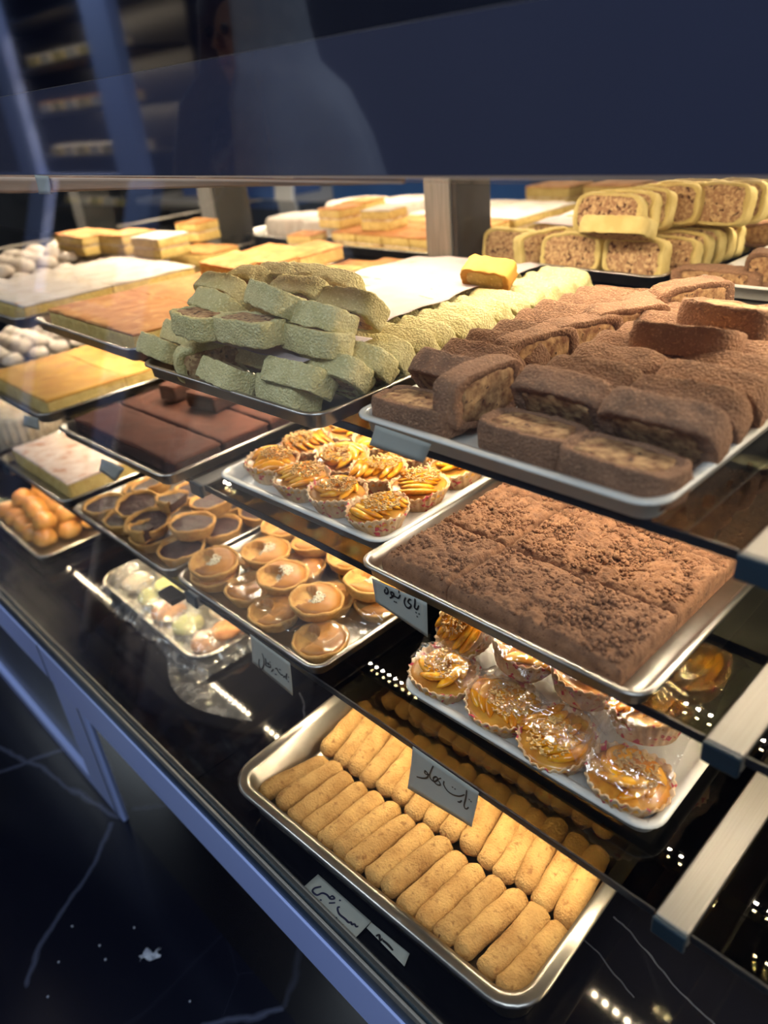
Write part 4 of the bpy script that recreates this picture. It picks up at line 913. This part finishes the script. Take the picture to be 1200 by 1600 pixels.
# ================================================================== PRICE CARDS with handwriting
def stroke(pts, w, off=.0005):
    """flat brush stroke on a plane, in local (u, v); returns verts and faces of a thin ribbon"""
    P = np.array(pts, float)
    if len(P) > 2:                                         # Catmull-Rom smoothing
        Q = np.vstack([2 * P[0] - P[1], P, 2 * P[-1] - P[-2]]); R = []
        for i in range(1, len(Q) - 2):
            for t in np.linspace(0, 1, 7)[:-1]:
                a, b, c, d = Q[i - 1], Q[i], Q[i + 1], Q[i + 2]; R.append(.5 * (2 * b + (c - a) * t + (2 * a - 5 * b + 4 * c - d) * t * t + (3 * b - a - 3 * c + d) * t ** 3))
        P = np.array(R + [P[-1]])
    T = np.gradient(P, axis=0); T /= np.linalg.norm(T, axis=1)[:, None] + 1e-9; Nn = np.c_[-T[:, 1], T[:, 0]]; n = len(P)
    ww = w * (.62 + .38 * np.sin(np.linspace(.5, PI - .25, n)))[:, None]
    A = np.vstack([P + Nn * ww / 2, P - Nn * ww / 2]); F = [(i, i + 1, n + i + 1, n + i) for i in range(n - 1)]
    return A, F
def card(name, y, quad, strokes, sw, label, ink='ink', scale=1.0, org=(0, 0), bend=.0, deck=False):
    """quad: the four card corners as seen (upper left, upper right, lower right, lower left); the card hangs in the plane y"""
    mp = (lambda q: at(q[0], q[1], Z0 + .004)) if deck else (lambda q: aty(q[0], q[1], y))
    C = [mp(q) for q in quad]; c = sum(C) / 4; nrm = np.array((0, 0, 1.0)) if deck else np.array((0, -1.0, 0))
    def surf(u, v):
        p = (C[0] * (1 - u) + C[1] * u) * (1 - v) + (C[3] * (1 - u) + C[2] * u) * v
        return p + nrm * bend * (v * v)
    V, F = gridvf(10, 8, surf); e = empty(name, c)
    o = obj('card_sheet', mesh('card_sheet', np.array(V) - c, F, 'paper'), e); md = o.modifiers.new('s', 'SOLIDIFY'); md.thickness = .0004; md.offset = 0
    ax = (0, 1) if deck else (0, 2); parts = []
    for s in strokes:
        w3 = [mp((org[0] + p[0] / scale, org[1] + p[1] / scale)) for p in s]; A, Fq = stroke([(p[ax[0]], p[ax[1]]) for p in w3], sw)
        if deck: parts.append(([(a[0], a[1], Z0 + .0052) for a in A], Fq))
        else:
            zt = max(C[0][2], C[1][2]); zb = min(C[2][2], C[3][2])
            parts.append(([(a[0], y - .0009 - bend * (max(0, (zt - a[1]) / (zt - zb))) ** 2 * 1.15, a[1]) for a in A], Fq))
    V, F = joinvf(parts); obj('handwriting', mesh('handwriting', np.array(V) - c, F, ink, False), e)
    return tag(e, label, 'price card')
def dot(x, y, d=22): return [(x - d * .5, y), (x + d * .5, y + d * .3)]
card('price_card', EDGE[1] - .006, [(645, 1166), (748, 1238), (740, 1289), (640, 1229)],
     [[(130, 520), (200, 540), (265, 545), (300, 520), (290, 470), (255, 435), (250, 470), (285, 492), (330, 490)], [(378, 362), (345, 430), (325, 500), (345, 560), (400, 600), (450, 570), (430, 530), (385, 545), (395, 600), (450, 650), (495, 650), (470, 600), (440, 575), (500, 550)],
      [(548, 595), (545, 650), (600, 740), (690, 805), (790, 830), (870, 808)], dot(680, 688), dot(720, 716), [(900, 740), (890, 850), (868, 960), (880, 1010), (910, 1022), (938, 998)], dot(942, 880), dot(970, 910), [(765, 912), (800, 918), (830, 895)]],
     .0026, 'grey white card with handwritten Persian words for peach tart', scale=10, org=(640, 1160), bend=.004)
card('price_card', .5255, [(581, 903), (667, 942), (669, 995), (588, 940)],
     [[(360, 325), (345, 370), (375, 405), (408, 375), (385, 310), (360, 305)], [(435, 480), (490, 450), (500, 400), (455, 380), (465, 430), (520, 450), (580, 480), (612, 425)], [(588, 350), (590, 400)], dot(515, 535), dot(545, 548), [(705, 470), (682, 540), (710, 620), (765, 650), (798, 600), (745, 550), (770, 500), (800, 515)],
      [(865, 490), (862, 580), (858, 640), (900, 670), (928, 605)], dot(885, 722), dot(935, 745), dot(905, 790)], .0030, 'grey card with Persian handwriting hanging under the crumble tray', scale=10.909, org=(570, 890), bend=.001)
card('price_card', .4705, [(391, 991), (453, 1036), (459, 1086), (396, 1034)],
     [[(400, 400), (435, 500), (450, 620), (420, 720), (370, 690), (345, 600), (352, 515)], [(475, 505), (490, 600), (490, 650), (580, 690), (578, 630)], dot(520, 605), [(530, 640), (545, 605), (560, 650)], dot(570, 580), [(605, 780), (650, 730)], [(680, 720), (720, 720), (740, 770), (800, 840), (850, 860)], dot(700, 830, 40), dot(780, 735, 40), [(855, 900), (890, 870)], [(920, 820), (912, 920), (935, 950)], dot(960, 895), dot(960, 985)],
     .0030, 'grey card with Persian handwriting hanging under the orange tart tray', scale=13.333, org=(380, 990), bend=.002)
card('price_card', 0, [(497, 1366), (580, 1440), (551, 1470), (472, 1388)],
     [[(240, 270), (160, 290), (140, 330), (190, 370), (240, 350), (270, 350), (310, 370), (350, 415), (395, 410), (370, 380), (340, 400)], dot(235, 425), [(330, 465), (405, 460)], dot(460, 430), [(460, 510), (432, 520), (450, 590), (520, 650), (560, 690), (590, 690), (600, 715), (630, 710), (650, 740), (675, 735)], [(415, 630), (420, 660)], dot(488, 718)],
     .0028, 'stained card with blue Persian handwriting lying flat at the deck front', ink='ink_blue', scale=7.5, org=(470, 1350), deck=True)
# second stained card further along, mostly slid under the glass trim
card('price_card', 0, [(580, 1441), (640, 1490), (632, 1510), (573, 1450)], [[(880, 850), (920, 840), (930, 900), (960, 880)], [(960, 900), (1020, 950), (1080, 1020)]], .003, 'second stained card beside the blue lettered card on deck', scale=7.5, org=(470, 1350), deck=True)
card('price_card', .5305, [(590, 672), (678, 700), (665, 720), (583, 693)], [], .002, 'blank grey card hanging under the white cocoa tray') if False else None
def plaincard(y, quad, label):
    C = [aty(*q, y) for q in quad]; c = sum(C) / 4
    V, F = gridvf(6, 4, lambda u, v: (C[0] * (1 - u) + C[1] * u) * (1 - v) + (C[3] * (1 - u) + C[2] * u) * v - np.array((0, .003 * v * v, 0)))
    o = obj('price_card', mesh('price_card', np.array(V) - c, F, 'paper'), None, c); md = o.modifiers.new('s', 'SOLIDIFY'); md.thickness = .0004
    tag(o, label, 'price card')
plaincard(.533, [(587, 664), (674, 694), (664, 722), (580, 694)], 'blank grey card hanging under the white cocoa tray')
plaincard(.481, [(159, 716), (195, 732), (182, 751), (157, 734)], 'blank grey card hanging under the brownie tray')
plaincard(.480, [(38, 648), (60, 654), (64, 672), (37, 664)], 'blank grey card hanging under the golden sponge tray')
# shaded bracket end between the two tart trays, its shade put in as black
P = at(262, 918, S1 - .02)
o = obj('shaded_bracket_end', mesh('shaded_bracket_end', *rbox(.05, .03, .012, .002), 'plastic_black', False), None, (-1.135, .468, S1 - .0225)); tag(o, 'black bracket end, shade put into its colour, below the corner between the tart trays', 'clip')

# ================================================================== BACK HALF OF THE TOP SHELF
VB = Kind('vanilla_slice', [slicemeshes(s + 60, .128, .074, .030, 'vanilla_crust', 'nut_filling', .85) for s in range(4)], ('crust', 'filling'))
o = tray('steel', -1.085, -0.640, 1.305, 1.97, S3, 'steel tray of vanilla nut roll slices behind the posts', -.06)
BS = S3 + .0025
column(VB, -0.702, 1.40, .047, 12, BS, -.28, .074, .030, 'vanilla nut slice, %s from the front in the row along right tray edge', 'cake slice', 'vanilla slices along right edge', dx=-.0006)
for k, (x, y, ti, yw, lb) in enumerate(((-.735, 1.345, -.15, -.05, 'vanilla nut slice at the front right with dark filling showing'), (-.872, 1.345, -.15, .1, 'vanilla nut slice at front centre of the back tray'), (-.955, 1.36, -.1, 1.2, 'vanilla nut slice turned edge on at the front'), (-1.03, 1.355, -.12, .15, 'vanilla nut slice at the front left of the back tray'), (-.86, 1.39, -.2, .0, 'vanilla nut slice behind the front centre one'))):
    VB.put((x, y, BS + .041), (ti, 0, yw), lb, 'cake slice', 'vanilla slices at tray front')
sheet('parchment_sheet', -1.04, -.775, 1.44, 1.92, BS + .076, 'parchment', 'white paper sheet over the vanilla slices at the back', 'paper', amp=.003, seed=5)
column(VB, -.86, 1.46, .047, 9, BS, -.28, .074, .03, 'vanilla nut slice beneath the white paper, %s from the front', 'cake slice', 'vanilla slices below the paper')
column(VB, -1.0, 1.46, .047, 9, BS, -.28, .074, .03, 'vanilla nut slice in the left row below white paper, %s from the front', 'cake slice', 'vanilla slices below the paper')
for k, (px, py, n, yw) in enumerate(((952, 338, 3, .1), (1045, 322, 3, .0), (1122, 322, 3, -.05))):
    P = at(px, py, BS + .115)
    for i in range(n):
        VB.put((P[0] + .012 * i, P[1] + .034 * i, BS + .0805 + .037), (-.22, 0, yw), f'vanilla nut slice standing on the paper, {["left", "middle", "right"][k]} cluster, {ORD[i]} from front', 'cake slice', 'vanilla slices on the paper')
P = at(965, 366, BS + .09); VB.put((P[0], P[1], BS + .10), (1.2, 0, .1), 'single vanilla nut slice lying at the front edge of paper', 'cake slice', None)
tray('white', -.60, -.20, 1.285, 1.9, S3, 'white tray of brown chocolate wedges at the back right')
for k, (px, py, w, h, dz, rot, lb) in enumerate(((1120, 424, .15, .03, .0, (0, 0, .1), 'flat chocolate wedge lying at the front of the back right tray'), (1190, 425, .06, .06, .0, (0, 0, .2), 'upright chocolate piece at the right of the back tray'), (1192, 378, .10, .05, .02, (.2, 0, .3), 'round chocolate slice behind the upright piece'))):
    P = at(px, py, S3 + .03); K = Kind('chocolate_wedge', [slicemeshes(200 + k, w, h, .05, 'cocoa_crust', 'cream_filling')], ('crust', 'filling')); K.put((P[0], P[1] + .01, S3 + .005 + h / 2 + dz), rot, lb, 'cake slice', None)
# trays of layered cakes behind the posts
def blocks(x0, x1, y0, y1, nx, ny, ly, lab, group, seed, skip=()):
    xs = np.linspace(x0, x1, nx + 1); ys = np.linspace(y0, y1, ny + 1)
    for j in range(ny):
        for i in range(nx):
            if (i, j) in skip: continue
            cake('layered_cake', (xs[i] + xs[i + 1]) / 2, (ys[j] + ys[j + 1]) / 2, S3 + .0025, xs[1] - xs[0] - .006, ys[1] - ys[0] - .006, ly, lab % (ORD[j], ORD[i]), group, 0, seed + 5 * i + 17 * j)
tray('steel', -1.62, -1.20, 1.31, 1.93, S3, 'steel tray of layered cakes right behind the steel post')
blocks(-1.60, -1.22, 1.33, 1.60, 4, 3, LAY, 'layered sponge block behind the post, %s row, %s from left', 'layered blocks behind the post', 300)
blocks(-1.60, -1.22, 1.62, 1.90, 2, 2, LAYS, 'sugar topped layered block at the back, %s row, %s from left', 'sugared blocks behind the post', 400)
for k, (px, py, dz, ly, lb) in enumerate(((532, 333, .058, LAY, 'layered block stacked on the others, left'), (568, 322, .058, LAY, 'layered block stacked on the others, middle'), (600, 335, .058, LAYS, 'sugar topped block stacked on the others, right'))):
    P = at(px, py, S3 + .085); cake('layered_cake', P[0], P[1], S3 + .0525, .085, .085, ly, lb, 'stacked layered blocks', .1 * k, 500 + 9 * k)
tray('steel', -2.08, -1.66, 1.33, 1.93, S3, 'steel tray of white cream cakes between the posts')
for k, (x, y, r, h, lb) in enumerate(((-1.96, 1.50, .09, .05, 'white cream cake between the posts, left'), (-1.77, 1.48, .085, .055, 'white cream cake between the posts, right'), (-1.87, 1.68, .10, .07, 'tall white cream cake behind the pair'), (-1.72, 1.75, .08, .07, 'pale cream cake in the back right corner of its tray'))):
    o = obj('cream_cake', cyl_pleat(r, h, 72, 30 + k, 'sugar_crust', 18, .003), None, (x, y, S3 + .0025)); tag(o, lb, 'cake', 'white cream cakes')
cake('layered_cake', -1.66, 1.30, S3 + .001, .08, .07, LAY, 'dark layered cube standing alone between the posts', None, .2, 530)
tray('steel', -1.16, -.78, 2.03, 2.55, S3, 'steel tray of tan sponge at the very back') if False else None
# rear counter beyond the case
rc = empty('rear_counter', (-1.5, 2.6, 0)); tag(rc, 'dark rear service counter behind the display case', 'counter')
def rpart(n, *a): o = box(n, *a); o.parent = rc; o.location = o.location - rc.location; return o
rpart('counter_body', -4.5, 1.0, 2.30, 2.9, 0, .98, 'black_panel'); rpart('counter_top', -4.5, 1.0, 2.28, 2.92, .98, 1.01, 'brushed_aluminium')
for k, (x0, x1, y0, y1, h, m, lb) in enumerate(((-2.9, -1.75, 2.42, 2.72, .17, 'blue_plastic', 'long blue plastic crate on the rear counter'), (-4.2, -3.3, 2.4, 2.75, .16, 'blue_plastic', 'blue plastic crate at the far left of the rear counter'), (-.6, .3, 2.4, 2.7, .22, 'post_dark', 'dark machine box on the rear counter at right'))):
    o = obj('storage_crate', traymesh(x1 - x0, y1 - y0, h, .03, .012, .004, .008, m), None, ((x0 + x1) / 2, (y0 + y1) / 2, 1.0105)); tag(o, lb, 'crate')
for k, x in enumerate((-1.62, -1.42, -1.22)):
    cake('tan_cake_block', x, 2.40 + .05 * (k % 2), 1.0105, .17, .16, [('sponge_layer', .05, 'sponge', 0), ('cream_layer', .006, 'cake_cream', -.001), ('upper_sponge', .03, 'sponge', 0), ('top_crust', .006, 'sponge_crust', .001)], f'tall tan cake block on the rear counter, {ORD[k]} from left', 'tan cake blocks on rear counter', .05, 560 + 5 * k)
for k, (x, h) in enumerate(((-3.15, .30), (-.82, .16), (-.1, .20))):
    o = obj('menu_board', mesh('menu_board', *rbox(.12, .02, h, .003), 'white_board', False), None, (x, 2.36, 1.0105), (-.12, 0, .1)); tag(o, ['tall white board standing on the rear counter at left', 'small white board leaning on the rear counter', 'white board at the right of the rear counter'][k], 'board')
# wooden strip curling below the fascia at the left
def strip(u, v):
    x = -2.6 + 2.1 * u; return (x, FY + .003 + .004 * v, fz0 - .0030 - min(.026, .028 * (-.5 - x)) * v)
V, F = gridvf(40, 4, strip); V = np.array(V); c = V.mean(0); o = obj('warped_strip', mesh('warped_strip', V - c, F, 'wood_board'), None, c); md = o.modifiers.new('s', 'SOLIDIFY'); md.thickness = .004
plaincard(FY - .003, [(54, 273), (76, 275), (82, 303), (64, 303)], 'small white tag hanging below the left end of the fascia')
tag(o, 'pale wooden strip sagging under the left of the dark fascia', 'strip')

# ================================================================== ACROSS THE AISLE (seen as reflections in fascia and glass)
wc = empty('wall_display', (-6.2, -1.75, 0)); tag(wc, 'lilac framed wall display with lit pastry shelves across the aisle', 'display case')
def wpart(n, *a, **k): o = box(n, *a, **k); o.parent = wc; o.location = o.location - wc.location; return o
wpart('back_board', -7.6, -4.9, -2.12, -2.1, 0, 2.4, 'black_panel')
for x in (-6.75, -5.05): wpart('frame_stile', x - .17, x + .17, -1.64, -1.56, 0, 2.4, 'lilac_rail', bevel=.004)
wpart('frame_rail', -7.6, -4.9, -1.64, -1.565, 1.02, 1.10, 'lilac_rail', bevel=.004); wpart('cupboard', -7.6, -4.9, -2.1, -1.65, 0, 1.02, 'cabinet_panel')
for z in (1.2, 1.5, 1.8, 2.1): wpart('shelf_board', -7.5, -4.95, -2.09, -1.66, z, z + .02, 'post_dark')
for j, z in enumerate((1.221, 1.521, 1.821)):
    for i in range(6):
        cake('round_cake', -6.45 + .22 * i, -1.80, z, .17, .2, [('sponge_layer', .06, 'cookie_pale' if (i + j) % 2 else 'sponge', 0), ('top_crust', .01, 'sugar_crust' if j != 1 else 'sponge_crust', .001)], f'cake on the wall display across the aisle, shelf {ORD[j]} from below, {ORD[i]} along', 'cakes on the wall display', 0, 600 + 7 * i + 31 * j)
for z in (1.49, 1.79, 2.09):
    area('wall_display_light', (-6.0, -1.70, z), (math.radians(-25), 0, 0), 2.0, .03, 7, WARM2)
# a customer standing beside the photographer
PX, PY = -1.66, -0.24
def person():
    import bmesh
    e = empty('person', (PX, PY, 0)); tag(e, 'person in a grey blue draped headscarf and printed dress facing the case', 'person')
    J = {'pel': ((0, 0, .93), .14), 'sp': ((0, 0, 1.15), .13), 'ch': ((0, .01, 1.32), .15), 'nk': ((0, .02, 1.44), .055), 'hd0': ((0, .035, 1.50), .075), 'hd1': ((0, .04, 1.58), .085), 'hd2': ((0, .03, 1.645), .055)}
    E_ = [('pel', 'sp'), ('sp', 'ch'), ('ch', 'nk'), ('nk', 'hd0'), ('hd0', 'hd1'), ('hd1', 'hd2')]
    for s, t in ((-1, 'l'), (1, 'r')):
        for n, p, r in (('sh', (.17, 0, 1.37), .06), ('el', (.22, -.01, 1.10), .045), ('wr', (.13, .20, 1.02), .03), ('pm', (.09, .26, 1.02), .032), ('hp', (.09, 0, .88), .10), ('kn', (.095, .01, .50), .065), ('an', (.09, -.02, .09), .04), ('to', (.10, .13, .03), .03)):
            J[n + t] = ((p[0] * s, p[1], p[2]), r)
        E_ += [('ch', 'sh' + t), ('sh' + t, 'el' + t), ('el' + t, 'wr' + t), ('wr' + t, 'pm' + t), ('pel', 'hp' + t), ('hp' + t, 'kn' + t), ('kn' + t, 'an' + t), ('an' + t, 'to' + t)]
        for f, (fx, fl, fz) in enumerate(((.035, .045, .01), (.014, .075, .004), (-.002, .08, .0), (-.018, .075, -.004), (-.032, .06, -.008))):
            b = (.09 * s - fx * s * .9, .285 if f else .265, 1.02 + fz); m_ = (b[0] - fx * s * .15, b[1] + fl * .55, b[2] - .008); t_ = (m_[0], m_[1] + fl * .4, m_[2] - .022)
            J[f'f{f}a' + t] = (b, .010); J[f'f{f}b' + t] = (m_, .0085); J[f'f{f}c' + t] = (t_, .0075); E_ += [('pm' + t, f'f{f}a' + t), (f'f{f}a' + t, f'f{f}b' + t), (f'f{f}b' + t, f'f{f}c' + t)]
    K = list(J); me = bpy.data.meshes.new('body'); me.from_pydata([J[k][0] for k in K], [(K.index(a), K.index(b)) for a, b in E_], []); me.materials.append(MATS['skin'])
    o = obj('body', me, e); sk = o.modifiers.new('skin', 'SKIN'); o.modifiers.new('sub', 'SUBSURF').levels = 1; o.modifiers['sub'].render_levels = 2
    for i, k in enumerate(K): me.skin_vertices[0].data[i].radius = (J[k][1],) * 2; me.skin_vertices[0].data[i].use_root = (k == 'pel')
    # face
    for s in (-1, 1):
        V, F = lathe([(.001, -.008), (.009, -.005), (.012, 0), (.009, .005), (.001, .008)], 12); obj('eye', mesh('eye', V, F, 'eye'), e, (.03 * s, .118, 1.575), (PI / 2, 0, 0))
        V, F = lathe([(.001, -.004), (.011, -.002), (.011, .002), (.001, .004)], 10); 
    V, F = loft([[(-.005, 0, .03), (.005, 0, .03), (0, .006, .03)], [(-.014, 0, 0), (.014, 0, 0), (0, .022, 0)], [(-.010, 0, -.006), (.010, 0, -.006), (0, .006, -.006)]]); obj('nose', mesh('nose', V, F, 'skin'), e, (0, .116, 1.545))
    V, F = lathe([(.001, -.004), (.018, -.002), (.020, 0), (.018, .002), (.001, .004)], 14); obj('mouth', mesh('mouth', [(x, y * .35, z) for x, y, z in V], F, 'lip'), e, (0, .112, 1.515), (PI / 2, 0, 0))
    # dress and headscarf
    V, F = lathe([(.30, .05), (.28, .5), (.22, .9), (.19, 1.15), (.215, 1.3), (.17, 1.40), (.075, 1.45), (.06, 1.46)], 48, lambda k, a, r, z: (r * (1 + .03 * math.sin(11 * a) * (1 if k < 3 else .3)) * (1 - .28 * abs(math.sin(a))), z)); obj('dress', mesh('dress', V, F, 'dress_print'), e)
    prof = [(.40, .25), (.40, .6), (.38, .95), (.345, 1.2), (.30, 1.34), (.215, 1.44), (.150, 1.50), (.135, 1.57), (.128, 1.63), (.10, 1.685), (.05, 1.712), (.004, 1.72)]
    def fold(k, a, r, z): return (r * (1 + .035 * math.sin(9 * a + k * .5) * (1 if k < 5 else .2)) * (1 - (.30 if k < 5 else .10) * abs(math.sin(a))), z)
    V, F = lathe(prof, 60, fold, PI / 2 + .55, PI / 2 + 2 * PI - .55, False); F = [f for f in F if len(f) == 4]
    V = np.array(V) + np.array((0, .015, 0)); o = obj('headscarf', mesh('headscarf', V, F, 'scarf'), e); md = o.modifiers.new('s', 'SOLIDIFY'); md.thickness = .004; md.offset = 1
    return e
person()
